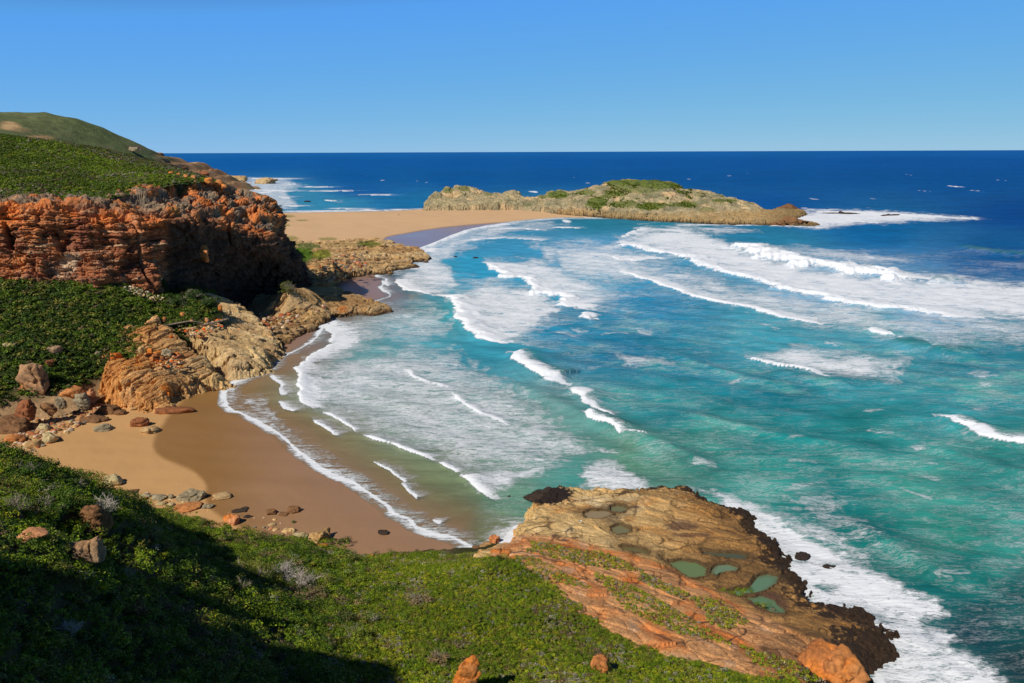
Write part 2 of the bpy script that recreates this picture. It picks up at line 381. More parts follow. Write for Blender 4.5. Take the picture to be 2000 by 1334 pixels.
foam = np.zeros(N); hz = np.zeros(N)
jit = fb2(X * .22, Y * .22, 3, 51); jit2 = fb2(X * .06, Y * .06, 3, 52); jitp = fb2(px * .05, py * .09, 3, 53)
def crest(pts, core, tail=0, ts=.6, h=0.0, front=.25, jag=1.0, cs=1.15):
    """breaking wave: pts along its front, seaward on the left; core/tail as seen widths (px)"""
    global foam, hz
    xs = [p[0] for p in pts]; ys = [p[1] for p in pts]; m = max(tail * 4, core * 4) + 20
    k = np.where((px > min(xs) - m * 2) & (px < max(xs) + m * 2) & (py > min(ys) - m * 1.2) & (py < max(ys) + m * 1.2))[0]
    if not len(k): return
    W = uz(np.array(xs, float), np.array(ys, float)); mid = W[len(W) // 2]
    dist = np.linalg.norm(mid - CAM); sa = 50 / dist; ms = dist / F / (sa ** .75)
    cw = core * ms; tw = max(tail, .1) * ms
    d, sg, al, L = seg_dist(X[k], Y[k], [tuple(w[:2]) for w in W])
    s = d * sg + jag * (jit[k] * cw * .9 + jit2[k] * cw * 1.2)
    en = ss(-.02, .06, al / L) * ss(1.02, .94, al / L)
    thick = .25 + 1.0 * np.clip(.5 + 1.6 * n2(al * .9 / max(cw, .5) * .35, al * 0 + W[0, 0], 5) + .8 * jit2[k], 0, 1)
    cf = np.where(s > 0, np.exp(-(s / (cw * thick)) ** 2), np.exp(-(s / (cw * front * .6)) ** 2)) * (.45 + .55 * en)
    tf = np.where(s > 0, min(ts * 1.35, .95) * np.exp(-s / (tw * 1.35)) * (.85 + .7 * jit2[k]), 0) * (.3 + .7 * en) if tail else 0
    foam[k] = np.maximum(foam[k], np.maximum(cs * cf, tf))
    if h:
        ww = h * 2.4; e2 = ss(0, .12, al / L) * ss(1.0, .88, al / L)
        s2 = s - ww * .4
        hz[k] += h * np.where(s2 > 0, np.exp(-(s2 / (ww * 1.6)) ** 2), np.exp(-(s2 / (ww * .75)) ** 2)) * e2 * (np.abs(s2) < ww * 5)
def patch(poly, dens, feather=12, mode='max'):
    global foam
    xs = [p[0] for p in poly]; ys = [p[1] for p in poly]; m = feather * 6 + 20
    k = np.where((px > min(xs) - m) & (px < max(xs) + m) & (py > min(ys) - m) & (py < max(ys) + m))[0]
    if not len(k): return
    s = sdf(px[k] + (jitp[k] * 2.2 + jit2[k] * 1.5) * feather, py[k] + (jit2[k] * 1.2 + jit[k] * .6) * feather, poly)
    v = dens * ss(-feather * .9, feather * 1.5, s) * (1 + .35 * jit2[k])
    foam[k] = np.maximum(foam[k], v) if mode == 'max' else foam[k] + v
# broad rafts of spent foam
patch([(1212, 470), (1240, 446), (1330, 438), (1420, 470), (1500, 500), (1620, 528), (1800, 548), (2160, 552), (2160, 650), (1900, 614), (1700, 598), (1560, 572), (1400, 525), (1345, 503)], .57, 14)
patch([(1400, 540), (1560, 580), (1750, 610), (1940, 624), (2100, 640), (2100, 668), (1800, 650), (1640, 640), (1500, 600)], .46, 22)
patch([(1440, 476), (1560, 485), (1700, 492), (1780, 505), (1700, 515), (1560, 500)], .45, 10)
patch([(1340, 443), (1420, 442), (1480, 450), (1400, 458)], .5, 8)
patch([(860, 576), (960, 556), (1060, 566), (1098, 604), (1070, 634), (1000, 660), (940, 655), (905, 635), (890, 600)], .52, 14)
patch([(880, 540), (1000, 545), (1090, 560), (1060, 580), (930, 570)], .36, 20)
patch([(955, 512), (1060, 508), (1150, 545), (1180, 570), (1120, 585), (1040, 552)], .52, 14)
patch([(1040, 480), (1200, 478), (1330, 505), (1300, 520), (1180, 520), (1060, 505)], .42, 20)
patch([(1215, 525), (1330, 530), (1450, 560), (1600, 605), (1640, 632), (1500, 606), (1330, 565)], .46, 16)
patch([(780, 548), (822, 490), (880, 460), (960, 440), (1060, 429), (1120, 440), (1000, 455), (900, 490), (840, 540)], .40, 12)
patch([(770, 545), (800, 515), (850, 505), (880, 520), (900, 560), (840, 575), (800, 570)], .47, 10)
patch([(600, 705), (690, 690), (800, 675), (900, 690), (1000, 745), (1080, 810), (1180, 880), (1130, 905), (1000, 935), (930, 935), (840, 892), (710, 848), (620, 800), (585, 760)], .355, 30)
patch([(905, 930), (990, 912), (1090, 902), (1060, 925), (960, 968), (940, 966)], .52, 14)
patch([(640, 632), (680, 630), (720, 655), (690, 690), (640, 705), (600, 720), (590, 705), (640, 672)], .56, 14)
patch([(800, 690), (900, 680), (900, 740), (830, 740)], .36, 20)
patch([(1470, 700), (1560, 675), (1700, 690), (1760, 720), (1700, 745), (1580, 735)], .50, 18)
patch([(1700, 690), (1800, 690), (1760, 760), (1700, 750)], .36, 24)
patch([(1700, 650), (1850, 640), (1950, 670), (1850, 690), (1760, 660)], .34, 24)
patch([(1140, 905), (1200, 895), (1270, 940), (1275, 962), (1200, 965), (1130, 955)], .46, 12)
patch([(1330, 945), (1400, 960), (1490, 990), (1560, 1040), (1680, 1100), (1830, 1172), (1848, 1196), (1780, 1215), (1700, 1190), (1600, 1150), (1550, 1090), (1480, 1005), (1400, 975)], .68, 14)
patch([(1480, 985), (1600, 1030), (1700, 1080), (1700, 1110), (1560, 1050)], .45, 22)
patch([(1500, 930), (1640, 960), (1760, 1080), (1700, 1100), (1560, 1010)], .24, 30)
patch([(1690, 1180), (1830, 1230), (1860, 1262), (1900, 1280), (1950, 1310), (1990, 1350), (1700, 1400), (1760, 1290), (1790, 1245)], .56, 16)
patch([(1800, 1215), (1850, 1222), (1870, 1250), (1830, 1262), (1790, 1250)], .6, 12)
patch([(1240, 600), (1800, 660), (2160, 700), (2160, 1000), (1500, 960), (1300, 800)], .05, 60)
patch([(1500, 800), (2160, 760), (2160, 1160), (1760, 1090), (1560, 960)], .06, 60)
patch([(1090, 610), (1300, 620), (1500, 680), (1300, 760), (1130, 720)], .04, 40)
patch([(450, 345), (560, 350), (600, 362), (560, 375), (590, 405), (540, 415), (450, 400), (430, 360)], .34, 7)
patch([(1480, 437), (1570, 412), (1680, 410), (1850, 420), (1915, 428), (1800, 433), (1700, 437), (1600, 446)], .62, 7)
patch([(1570, 408), (1720, 412), (1900, 424), (1915, 429), (1760, 427), (1620, 420)], .85, 5)
patch([(640, 590), (760, 575), (860, 585), (900, 650), (820, 680), (700, 660)], .30, 24)
patch([(1050, 470), (1210, 470), (1240, 500), (1350, 520), (1300, 545), (1180, 560), (1080, 540)], .44, 24)
patch([(1330, 515), (1480, 560), (1700, 610), (1900, 640), (2160, 660), (2160, 690), (1800, 665), (1600, 645), (1440, 600), (1320, 560)], .42, 26)
patch([(1500, 480), (1700, 490), (1800, 512), (1740, 522), (1600, 500)], .40, 12)
patch([(1200, 690), (1300, 700), (1330, 716), (1220, 716)], .44, 12)
patch([(1860, 545), (2160, 560), (2160, 600), (1900, 580)], .6, 14)
patch([(560, 830), (640, 880), (740, 960), (860, 1030), (800, 1010), (700, 950), (600, 890), (470, 800), (460, 770), (520, 770)], .36, 18)
patch([(640, 690), (760, 680), (780, 740), (700, 800), (620, 790), (590, 740)], .40, 26)
_r = np.random.RandomState(5)
for _i in range(70):
    _x = _r.uniform(1080, 2080); _y = 560 + 620 * _r.rand() ** 1.2
    if in_poly(np.array([_x]), np.array([_y]), [(1000, 930), (1300, 940), (1500, 990), (1850, 1240), (1850, 1400), (900, 1400)])[0]: continue
    _l = _r.uniform(12, 60) * (.5 + (_y - 400) / 700); _a = _r.uniform(-.25, .32)
    crest([(_x + _l * (t_ - .5), _y + _l * (t_ - .5) * _a + _r.uniform(-2, 2)) for t_ in (0, .3, .6, 1)], _r.uniform(1.5, 3.0), _r.uniform(4, 10), _r.uniform(.18, .30), jag=2.0, cs=_r.uniform(.22, .36), front=1.6) if _r.rand() < .75 else None
patch([(1380, 950), (1470, 980), (1550, 1040), (1640, 1120), (1770, 1180), (1820, 1240), (1800, 1330), (1700, 1345), (1660, 1220), (1560, 1160), (1490, 1080), (1430, 1020)], .56, 10)
# the breakers themselves
crest([(1212, 470), (1226, 480), (1262, 489), (1300, 496), (1346, 504), (1352, 513), (1400, 528), (1450, 542), (1500, 556), (1560, 575), (1650, 592), (1750, 605), (1850, 615), (1945, 622)], 7, 30, .6, 1.4)
crest([(1432, 478), (1455, 485), (1466, 493), (1520, 507), (1600, 523), (1680, 535), (1740, 545), (1818, 547)], 13, 10, .8, 3.0)
crest([(1190, 500), (1206, 508), (1245, 508), (1300, 504)], 5, 14, .6, .6)
crest([(1208, 526), (1222, 536), (1282, 551), (1322, 566), (1342, 576), (1420, 594), (1480, 606), (1540, 623), (1600, 634), (1618, 632)], 5, 16, .6, .8)
crest([(953, 513), (962, 522), (986, 541), (1012, 544), (1031, 551), (1037, 562), (1090, 582), (1102, 594), (1138, 601)], 8, 18, .7, 1.2)
crest([(1142, 612), (1150, 624), (1158, 622)], 6, 3, .5, .8)
crest([(855, 577), (879, 584), (891, 601), (899, 626), (906, 641), (931, 653), (946, 663), (986, 669)], 8, 30, .7, 1.4)
crest([(990, 690), (1001, 702), (1016, 716), (1051, 736), (1086, 746), (1112, 749)], 9, 6, .5, 1.9)
crest([(1112, 762), (1124, 782), (1140, 793), (1160, 799)], 10, 8, .5, 1.2)
crest([(1156, 797), (1172, 804), (1192, 812)], 4, 6, .5, .4)
crest([(1138, 814), (1160, 827), (1186, 837), (1212, 851)], 6, 6, .5, 1.0)
crest([(1215, 852), (1240, 852), (1262, 857)], 2.5, 3, .4, .3)
crest([(790, 722), (811, 739), (840, 748), (870, 757)], 2.8, 10, .42, .35)
crest([(880, 768), (901, 786), (941, 809), (992, 831)], 3.2, 14, .45, .4)
crest([(690, 664), (645, 674), (604, 697), (582, 716), (581, 728), (584, 746), (591, 771), (602, 786), (618, 794)], 6, 16, .6, .5)
crest([(642, 628), (642, 640), (652, 668)], 5, 18, .6, .4)
crest([(528, 734), (546, 750), (548, 770)], 3, 6, .5)
crest([(545, 785), (556, 797), (576, 802)], 3, 7, .5)
crest([(612, 820), (626, 832), (654, 850)], 3.2, 8, .5, .3)
crest([(630, 806), (648, 814), (664, 822), (692, 842)], 3, 10, .5, .3)
crest([(710, 850), (736, 862), (762, 869), (800, 885), (842, 899)], 4.5, 16, .5, .45)
crest([(858, 905), (874, 915), (894, 923)], 3.6, 10, .5, .35)
crest([(905, 930), (920, 946), (938, 966), (952, 971)], 8, 22, .6, .6)
crest([(728, 903), (762, 921), (772, 930), (790, 941)], 2.6, 8, .45, .25)
crest([(785, 945), (794, 958), (812, 974)], 3.2, 8, .45, .25)
crest([(848, 1016), (858, 1022)], 4, 8, .5, .2)
crest([(1830, 815), (1850, 829), (1890, 846), (1930, 862), (1962, 869), (2010, 873), (2090, 890)], 8, 8, .5, 1.6)
crest([(1460, 700), (1490, 713), (1530, 721), (1600, 736)], 5, 16, .5, .9)
crest([(1690, 645), (1722, 656), (1752, 656)], 4.5, 8, .5, 1.2)
crest([(775, 545), (790, 561), (836, 574)], 5, 12, .6, .6)
crest([(790, 500), (820, 496), (850, 484)], 4, 8, .5, .3)
crest([(818, 488), (852, 475), (884, 462), (930, 447), (1000, 437)], 2.2, 8, .5, .2)
crest([(960, 449), (1010, 446), (1060, 450)], 1.6, 4, .5, .4)
crest([(1085, 444), (1130, 446)], 1.5, 3, .5, .4)
crest([(905, 470), (980, 465), (1060, 470)], 2, 6, .45, .4)
crest([(1260, 446), (1230, 452), (1215, 462)], 2, 5, .5, .3)
crest([(705, 556), (722, 548), (742, 550), (756, 558)], 2.5, 5, .5)
crest([(1005, 898), (1060, 900)], 2, 6, .3)
for q in [((450, 348), (560, 350)), ((470, 369), (520, 372), (570, 374)), ((545, 384), (555, 387), (572, 386)), ((590, 366), (640, 365.5)), ((636, 391), (645, 393), (660, 392)),
          ((695, 381), (760, 381)), ((640, 407.5), (722, 409)), ((555, 402), (590, 403)), ((600, 374), (690, 373)), ((470, 395), (540, 402)), ((560, 360), (580, 359)), ((735, 412), (800, 409)), ((545, 413.5), (640, 412.5), (735, 411))]:
    crest(list(q), 1.3, 2.5, .5, .5, jag=.6)
for q in [((1600, 415), (1700, 417), (1800, 422), (1905, 428)), ((1500, 441), (1560, 443), (1620, 446)), ((1640, 430), (1720, 436)), ((1330, 440), (1400, 440), (1490, 441))]:
    crest(list(q), 1.6, 3, .5, .5, jag=.6)
# deep green unbroken faces (no foam, only height)
def swell(pts, h):
    global hz
    W = uz(np.array([p[0] for p in pts], float), np.array([p[1] for p in pts], float)); xs = [p[0] for p in pts]; ys = [p[1] for p in pts]
    k = np.where((px > min(xs) - 90) & (px < max(xs) + 90) & (py > min(ys) - 50) & (py < max(ys) + 50))[0]
    d, sg, al, L = seg_dist(X[k], Y[k], [tuple(w[:2]) for w in W]); s = d * sg; ww = h * 2.6; e = ss(-.02, .2, al / L) * ss(1.02, .8, al / L)
    hz[k] += h * np.where(s > 0, np.exp(-(s / (ww * 1.8)) ** 2), np.exp(-(s / (ww * .8)) ** 2)) * e
for pts, h in [([(1812, 550), (1840, 553), (1880, 552)], 2.4), ([(1740, 668), (1780, 680), (1830, 682)], 2.0), ([(1810, 688), (1850, 694), (1910, 690)], 1.8), ([(985, 745), (1100, 795), (1240, 860), (1380, 930)], .9),
               ([(1500, 725), (1600, 748), (1680, 756)], 1.2), ([(1240, 850), (1330, 890), (1400, 920)], .7), ([(1850, 480), (1950, 497), (2080, 505)], 2.0), ([(720, 620), (800, 618), (870, 600)], .7),
               ([(1300, 690), (1450, 740), (1560, 760)], .6), ([(1640, 1010), (1760, 1080), (1880, 1150)], .8), ([(1300, 800), (1500, 850), (1700, 880)], .5), ([(1800, 870), (1960, 920), (2100, 960)], .8)]:
    swell(pts, h)
# swash on the sand
edge = np.maximum(-csd, 0) + .9 * jit2 + .5 * jit
near = Y < 330
sw = np.where(near, ss(.6, .1, np.abs(edge - .3)) * (.8 + .5 * jit2), ss(4, .6, np.abs(edge - 3)) * (.42 + .5 * jit2)) * ss(2.0, 0.0, csd)
foam = np.maximum(foam, sw * ss(240, 200, py * 0 + 0))
lace = np.where(near, (.34 + .4 * jit2) * ss(5.5, .5, edge), .36 * ss(22, 2, edge)) * (csd < .5)
foam = np.maximum(foam, lace)
foam = np.maximum(foam, (.115 + .10 * cloud) * ss(470, 380, Y) * ss(1000, 1200, px + .5 * (py - 600)))
# whitecaps out at sea
cap = n2(X * .045, Y * .011, 91); foam = np.maximum(foam, .75 * ss(.62, .80, cap) * ss(320, 420, Y) * ss(2400, 900, Y) * .8)
# chop
amp = np.clip(-csd / 25, 0.05, 1)
chop = .16 * np.sin((X * .55 + Y * .83) * .55 + 2.0 * jit2) + .22 * fb2(X * .12 + Y * .06, Y * .2 - X * .05, 3, 61) + .10 * jit
zz = hz + chop * amp * np.clip(900 / np.maximum(Y, 1), 0, 1) * np.where(foam > .5, .6, 1.0)
zz += .10 * foam * jit * (foam > .3) * np.clip(400 / Y, 0, 1) * 2.5
# shoreline follows the sand: the water sheet lies just over it
lift = np.where(csd > -6, np.maximum(0, .02 + .05 * ss(-6, 0, csd)), 0)
zz = np.where(csd > -12, zz * ss(0, -12, csd), zz) + lift
opac = ss(.02, 1.1, depth + .15 * jit2) * .72 + .14 + .3 * ss(1.0, 2.2, depth)
opac = np.clip(np.where(csd > 0, .14, opac), 0, 1)
opac = np.maximum(opac, ss(330, 360, Y))
opac = np.where(px > 980, 1, opac); opac = np.where((px > 860) & (px <= 980), np.maximum(opac, ss(860, 980, px)), opac)
gr = ss(.8, 2.0, hz) * (foam < .5)
wc = mixc(wc, lin(30, 112, 100), gr * .55)
m = bpy.data.materials.new("sea_water"); m.use_nodes = True; t = m.node_tree; L_ = t.links; b = t.nodes["Principled BSDF"]; out = t.nodes["Material Output"]
def node(k, **kw):
    n = t.nodes.new(k)
    for a, v in kw.items(): setattr(n, a, v)
    return n
geo = node("ShaderNodeNewGeometry")
def noise(scale, vec, detail=4, rough=.6, dist=0.0):
    n = node("ShaderNodeTexNoise"); n.inputs['Scale'].default_value = scale; n.inputs['Detail'].default_value = detail
    n.inputs['Roughness'].default_value = rough; n.inputs['Distortion'].default_value = dist; L_.new(vec, n.inputs['Vector']); return n.outputs[0]
def math_(op, a, bb, clamp=False):
    n = node("ShaderNodeMath", operation=op); n.use_clamp = clamp
    for i, v in enumerate((a, bb)):
        if isinstance(v, (int, float)): n.inputs[i].default_value = v
        else: L_.new(v, n.inputs[i])
    return n.outputs[0]
mp = node("ShaderNodeMapping"); mp.inputs['Rotation'].default_value = (0, 0, math.radians(12)); mp.inputs['Scale'].default_value = (.40, 1.25, 1)
L_.new(geo.outputs['Position'], mp.inputs['Vector'])
na = noise(.42, mp.outputs[0], 6, .68, .8); nb = noise(1.5, mp.outputs[0], 5, .65, 1.0); nz = noise(.13, mp.outputs[0], 6, .7, 1.2)
ridge = math_('SUBTRACT', 1.0, math_('MULTIPLY', math_('ABSOLUTE', math_('SUBTRACT', nb, .5), 0), 3.6))
ridge2 = math_('SUBTRACT', 1.0, math_('MULTIPLY', math_('ABSOLUTE', math_('SUBTRACT', na, .5), 0), 3.6))
ridge3 = math_('SUBTRACT', 1.0, math_('MULTIPLY', math_('ABSOLUTE', math_('SUBTRACT', nz, .5), 0), 4.0))
nc = noise(3.6, mp.outputs[0], 3, .6, .8); ridge4 = math_('SUBTRACT', 1.0, math_('MULTIPLY', math_('ABSOLUTE', math_('SUBTRACT', nc, .5), 0), 3.4))
mixn = math_('ADD', math_('ADD', math_('MULTIPLY', na, .22), math_('MULTIPLY', ridge3, .13)), math_('ADD', math_('ADD', math_('MULTIPLY', ridge, .24), math_('MULTIPLY', ridge4, .16)), math_('MULTIPLY', ridge2, .25)))
af = node("ShaderNodeAttribute"); af.attribute_name = "foam"
val = math_('ADD', af.outputs['Fac'], math_('MULTIPLY', math_('MULTIPLY', math_('SUBTRACT', mixn, .53), 1.9), math_('ADD', .50, math_('MULTIPLY', af.outputs['Fac'], 3.0), True)))
mr = node("ShaderNodeMapRange", interpolation_type='SMOOTHSTEP'); mr.inputs[1].default_value = .40; mr.inputs[2].default_value = .98
L_.new(val, mr.inputs[0]); fo = mr.outputs[0]
ac = node("ShaderNodeAttribute"); ac.attribute_name = "Col"
nd = noise(.3, mp.outputs[0], 7, .72, .5); mrd = node("ShaderNodeMapRange"); mrd.inputs[1].default_value = .3; mrd.inputs[2].default_value = .7; mrd.inputs[3].default_value = .76; mrd.inputs[4].default_value = 1.26
L_.new(nd, mrd.inputs[0]); sc = node("ShaderNodeVectorMath", operation='SCALE'); L_.new(ac.outputs['Color'], sc.inputs[0]); L_.new(mrd.outputs[0], sc.inputs['Scale'])
mc = node("ShaderNodeMix", data_type='RGBA'); L_.new(fo, mc.inputs[0]); L_.new(sc.outputs[0], mc.inputs[6]); mc.inputs[7].default_value = (.80, .82, .84, 1)
L_.new(mc.outputs[2], b.inputs['Base Color'])
mrr = node("ShaderNodeMapRange"); mrr.inputs[3].default_value = .22; mrr.inputs[4].default_value = .8; L_.new(fo, mrr.inputs[0]); L_.new(mrr.outputs[0], b.inputs['Roughness'])
b.inputs['IOR'].default_value = 1.33; b.inputs['Specular IOR Level'].default_value = .22
bp = node("ShaderNodeBump"); bp.inputs['Strength'].default_value = .7; bp.inputs['Distance'].default_value = .6
bh = math_('ADD', math_('MULTIPLY', noise(.8, mp.outputs[0], 5, .6), .7), math_('MULTIPLY', fo, .35)); L_.new(bh, bp.inputs['Height']); L_.new(bp.outputs[0], b.inputs['Normal'])
ao = node("ShaderNodeAttribute"); ao.attribute_name = "opac"
al_ = math_('MAXIMUM', ao.outputs['Fac'], fo); trn = node("ShaderNodeBsdfTransparent"); msx = node("ShaderNodeMixShader")
b.inputs['Specular IOR Level'].default_value = 0.0
gl = node("ShaderNodeBsdfGlossy"); gl.inputs['Roughness'].default_value = .28; L_.new(bp.outputs[0], gl.inputs['Normal'])
fr = node("ShaderNodeFresnel"); fr.inputs['IOR'].default_value = 1.33; L_.new(bp.outputs[0], fr.inputs['Normal'])
ff = math_('MULTIPLY', math_('MINIMUM', math_('MULTIPLY', fr.outputs[0], .5), .055), math_('SUBTRACT', 1.0, fo)); mg = node("ShaderNodeMixShader")
L_.new(ff, mg.inputs[0]); L_.new(b.outputs[0], mg.inputs[1]); L_.new(gl.outputs[0], mg.inputs[2])
L_.new(al_, msx.inputs[0]); L_.new(trn.outputs[0], msx.inputs[1]); L_.new(mg.outputs[0], msx.inputs[2]); L_.new(msx.outputs[0], out.inputs[0])
V = np.stack([X, Y, zz], -1)
keep = (csd < 1.2).reshape(QX.shape)
Fc = grid_faces(len(rows), len(colsx), keep)
V_, Fc_, a1, a2, a3 = compact(V, Fc, wc * .92, foam, opac)
struct(obj("sea", V_, Fc_, m, a1, {"foam": a2, "opac": a3}))
#@@PART2
# ------------------------------------------------------------------ rock texture in geometry and colour
TAN, PALE, ORG, RUST, GREY, DARK = lin(208, 170, 112), lin(222, 194, 146), lin(218, 128, 48), lin(140, 66, 30), lin(136, 124, 104), lin(52, 40, 32)
LICH = lin(222, 98, 18); GRN = lin(86, 104, 22); BRN = lin(150, 108, 68)
def strata(P, sdir, L, seed=0, warp=1.4):
    sdir = np.array(sdir, float); sdir /= np.linalg.norm(sdir)
    q = (P @ sdir) / L + warp * fb3(P, .05, 3, seed) + .35 * n3(P, .35, seed + 3)
    k = np.floor(q); f = q - k
    hsh = (_hash(k, k * 0, k * 0, seed + 9) % np.uint32(997)) / 997.
    return f, hsh
def rock_disp(P, sdir, L, amp, seed=0, cell=.35, crack=.5, warp=1.4, fine=1.0):
    """ledges between beds, open joints and weathering, in metres along the normal"""
    f, hsh = strata(P, sdir, L, seed, warp)
    f2_, h2 = strata(P, sdir, L * .37, seed + 40, warp * 2)
    led = (hsh - .5) * 1.1 + (ss(0, .25, f) * ss(1, .7, f) - .7) * .5 + .45 * (h2 - .5)
    w = np.array(sdir, float); w /= np.linalg.norm(w); u = np.cross(w, (0, 0, 1.)); u = u / (np.linalg.norm(u) + 1e-6) if abs(w[2]) < .999 else np.array([1., 0, 0]); v = np.cross(w, u)
    Q = P + .5 * np.stack([n3(P, .5, seed + 1), n3(P, .5, seed + 2), n3(P, .5, seed + 4)], -1)
    Q = np.stack([Q @ u, Q @ v, Q @ w], -1)
    a, b, idv, tl = worley3(Q, (cell * .55, cell, cell * 1.7), seed + 5)
    a2, b2, id2, tl2 = worley3(Q, (cell * 1.7, cell * 2.6, cell * 4.2), seed + 55)
    jt = (1 - ss(0, .13, b - a)) * ss(-.25, .2, n3(P, .3, seed + 8)); jt2 = (1 - ss(0, .15, b2 - a2)) * ss(0, .3, n3(P, .6, seed + 81))
    return amp * (led * .75 + (idv - .5) * .8 + tl * .9 + ((id2 - .5) * .35 + tl2 * .35 - jt2 * crack * .4) * fine - jt * crack + .7 * fb3(P, .3, 5, seed + 6, .40 + .18 * fine)), hsh, idv, jt

def rock_cols(P, hsh, idv, base=TAN, alt=BRN, pale=PALE, lich=.3, seed=0, amt=.5):
    n = P.shape[0]
    c = mixc(np.tile(base, (n, 1)), alt, np.clip(.5 + 1.3 * fb3(P, .12, 4, seed + 11), 0, 1) * amt * 1.5)
    c = mixc(c, pale, np.clip((hsh - .55) * 1.6, 0, 1) * .7); c = mixc(c, alt, np.clip((.35 - idv) * 2, 0, 1) * .5)
    c = c * (1 + .35 * fb3(P, .9, 3, seed + 12))[:, None]
    l = fb3(P, .16, 4, seed + 13) + .35 * fb3(P, .9, 3, seed + 14); th = .5 - lich * .8
    c = mixc(c, ORG, ss(th - .12, th + .12, l) * .85); c = mixc(c, LICH, ss(th + .12, th + .3, l) * .7)
    return c
def rockform(name, poly, ctrl, res, edge=2.0, rag=.6, sdir=(.5, -.2, .8), L=1.6, amp=.6, base_z=-1.6, seed=0, colf=None, mat=None, cell=.35, zpoly=0.0, reg=0.0, label=None, cat=None, wl=True, pre=None, crack=.5, kind=None, lich=.2, rcol=TAN, ralt=BRN, nodisp=None, fine=.35):
    W = np.array([tuple(uz(p[0], p[1], zpoly if len(p) < 3 else p[2])) for p in poly])
    S = ctrl if callable(ctrl) else Surf(ctrl, reg)
    x0, y0 = W[:, 0].min() - 1, W[:, 1].min() - 1; x1, y1 = W[:, 0].max() + 1, W[:, 1].max() + 1
    nc = int((x1 - x0) / res) + 2; nr = int((y1 - y0) / res) + 2
    X, Y = np.meshgrid(np.linspace(x0, x1, nc), np.linspace(y0, y1, nr))
    sd = sdf(X, Y, [tuple(w[:2]) for w in W]) + rag * (.5 * n2(X * 1.7, Y * 1.7, seed + 23) + 1.6 * fb2(X * .18, Y * .18, 3, seed + 20) + .5 * n2(X * .8, Y * .8, seed + 21))
    H = S(X, Y); Z = base_z + (H - base_z) * ss(-.15 * edge, edge, sd) ** .8
    if pre is not None: Z = pre(X, Y, Z, sd)
    V = np.stack([X, Y, Z], -1).reshape(-1, 3); N = vnormals(V, nr, nc)
    N = N * np.sign(N[:, 2:3] + 1e-9)
    d, hsh, idv, jt = rock_disp(V, sdir, L, amp, seed, cell, crack, fine=fine)
    fall = ss(-1.0, edge * .6, sd).ravel() * .8 + .2
    if nodisp is not None: fall = fall * nodisp(V)
    V2 = V + N * (d * fall)[:, None]
    c = rock_cols(V2, hsh, idv, rcol, ralt, lich=lich, seed=seed)
    if wl:  # weed and mussels near the water
        wz = V2[:, 2] + .7 * fb3(V2, .4, 3, seed + 30); c = mixc(c, DARK, ss(1.5, .45, wz) * .92)
    if colf: c = colf(V2, c, sd.ravel(), hsh, idv)
    Fc = grid_faces(nr, nc, sd > -.35 * edge)
    V_, F_, c_ = compact(V2, Fc, c)
    o = obj(name, V_, F_, mat or M_ROCK, c_, smooth=False)
    if kind: struct(o, kind)
    else: tag(o, label, cat)
    return o, S

# ------------------------------------------------------------------ near hillside (the slope the camera stands on)
sil = [(0, 878, 62), (60, 890, 64), (100, 910, 66), (165, 950, 72), (220, 966, 77), (300, 982, 82), (380, 998, 85), (430, 1022, 86), (520, 1048, 88), (570, 1067, 87), (640, 1087, 84), (720, 1099, 85), (850, 1104, 84)]
HP = Y_(*sil)
HP += [(p[0] + 2, p[1] + 8, max(p[2] - 8, 0.2)) for p in HP] + [(p[0] + 4, p[1] + 20, min(p[2] - 10, 0) * .1) for p in HP[::2]]
HP += Y_((0, 1000, 47), (0, 1150, 37), (0, 1334, 27), (200, 1120, 50), (200, 1334, 34), (300, 1080, 62), (300, 1200, 48), (500, 1200, 57), (500, 1334, 42), (700, 1200, 64), (700, 1334, 46),
         (1000, 1200, 65), (1000, 1334, 50), (1150, 1190, 70), (1250, 1260, 64.5), (1400, 1300, 61.6), (1560, 1334, 59.9), (1060, 1130, 76), (980, 1098, 79), (900, 1095, 84), (400, 1120, 66), (120, 1060, 44))
HP += [(0, 0, 47.9), (0, 14, 35), (-9, 14, 36), (9, 14, 33), (0, 30, 24), (20, 30, 17), (-13, 20, 32), (24, 10, 30), (-4, 4, 44), (4, 4, 43.6), (60, 50, -3), (50, 20, 12), (70, 20, -2), (10, 92, 0), (25, 84, 1), (50, 75, 0),
       (-30, 11, 53), (-43, 10, 64), (-35, 17, 52.5), (-52, 13, 60), (-46, 29, 41), (-60, 31, 38), (-52, 42, 30), (-70, 45, 29), (-60, 60, 26), (-90, 60, 26), (-90, 20, 58), (-40, -10, 66), (-33, 36, 31), (-30, 56, 24), (0, -20, 56), (-90, -30, 80), (40, -25, 46), (80, -20, 20), (-80, 90, 14), (-100, 90, 20), (-60, 100, 3)]
HP += Z_((1700, 1334, 0.2), (1800, 1300, -1.5), (2000, 1334, -4), (1850, 1334, -3), (1640, 1310, 2.2), (1610, 1345, 3.2), (1760, 1334, -1.5), (1500, 1300, 4.6), (1700, 1420, 3), (1550, 1290, 3.2), (1100, 1118, 4.0), (1180, 1150, 4.0), (1260, 1190, 4.2), (1340, 1235, 4.2), (1430, 1280, 4.0), (1040, 1095, 4.4), (1150, 1110, 3.2), (1300, 1180, 3.2), (1420, 1240, 3.0))
H_hill = Surf(HP, .5)
def hill_h(X, Y):
    return H_hill(X, Y)
res = .55; xs = np.arange(-96, 76, res); ys = np.arange(-40, 116, res)
X, Y = np.meshgrid(xs, ys); Zh = H_hill(X, Y) + .35 * fb2(X * .14, Y * .14, 4, 101) + .12 * fb2(X * .7, Y * .7, 3, 103)
near0 = np.hypot(X, Y - 1) < 3.0; Zh = np.where(near0, np.minimum(Zh, 47.9), Zh)
V = np.stack([X, Y, Zh], -1).reshape(-1, 3)
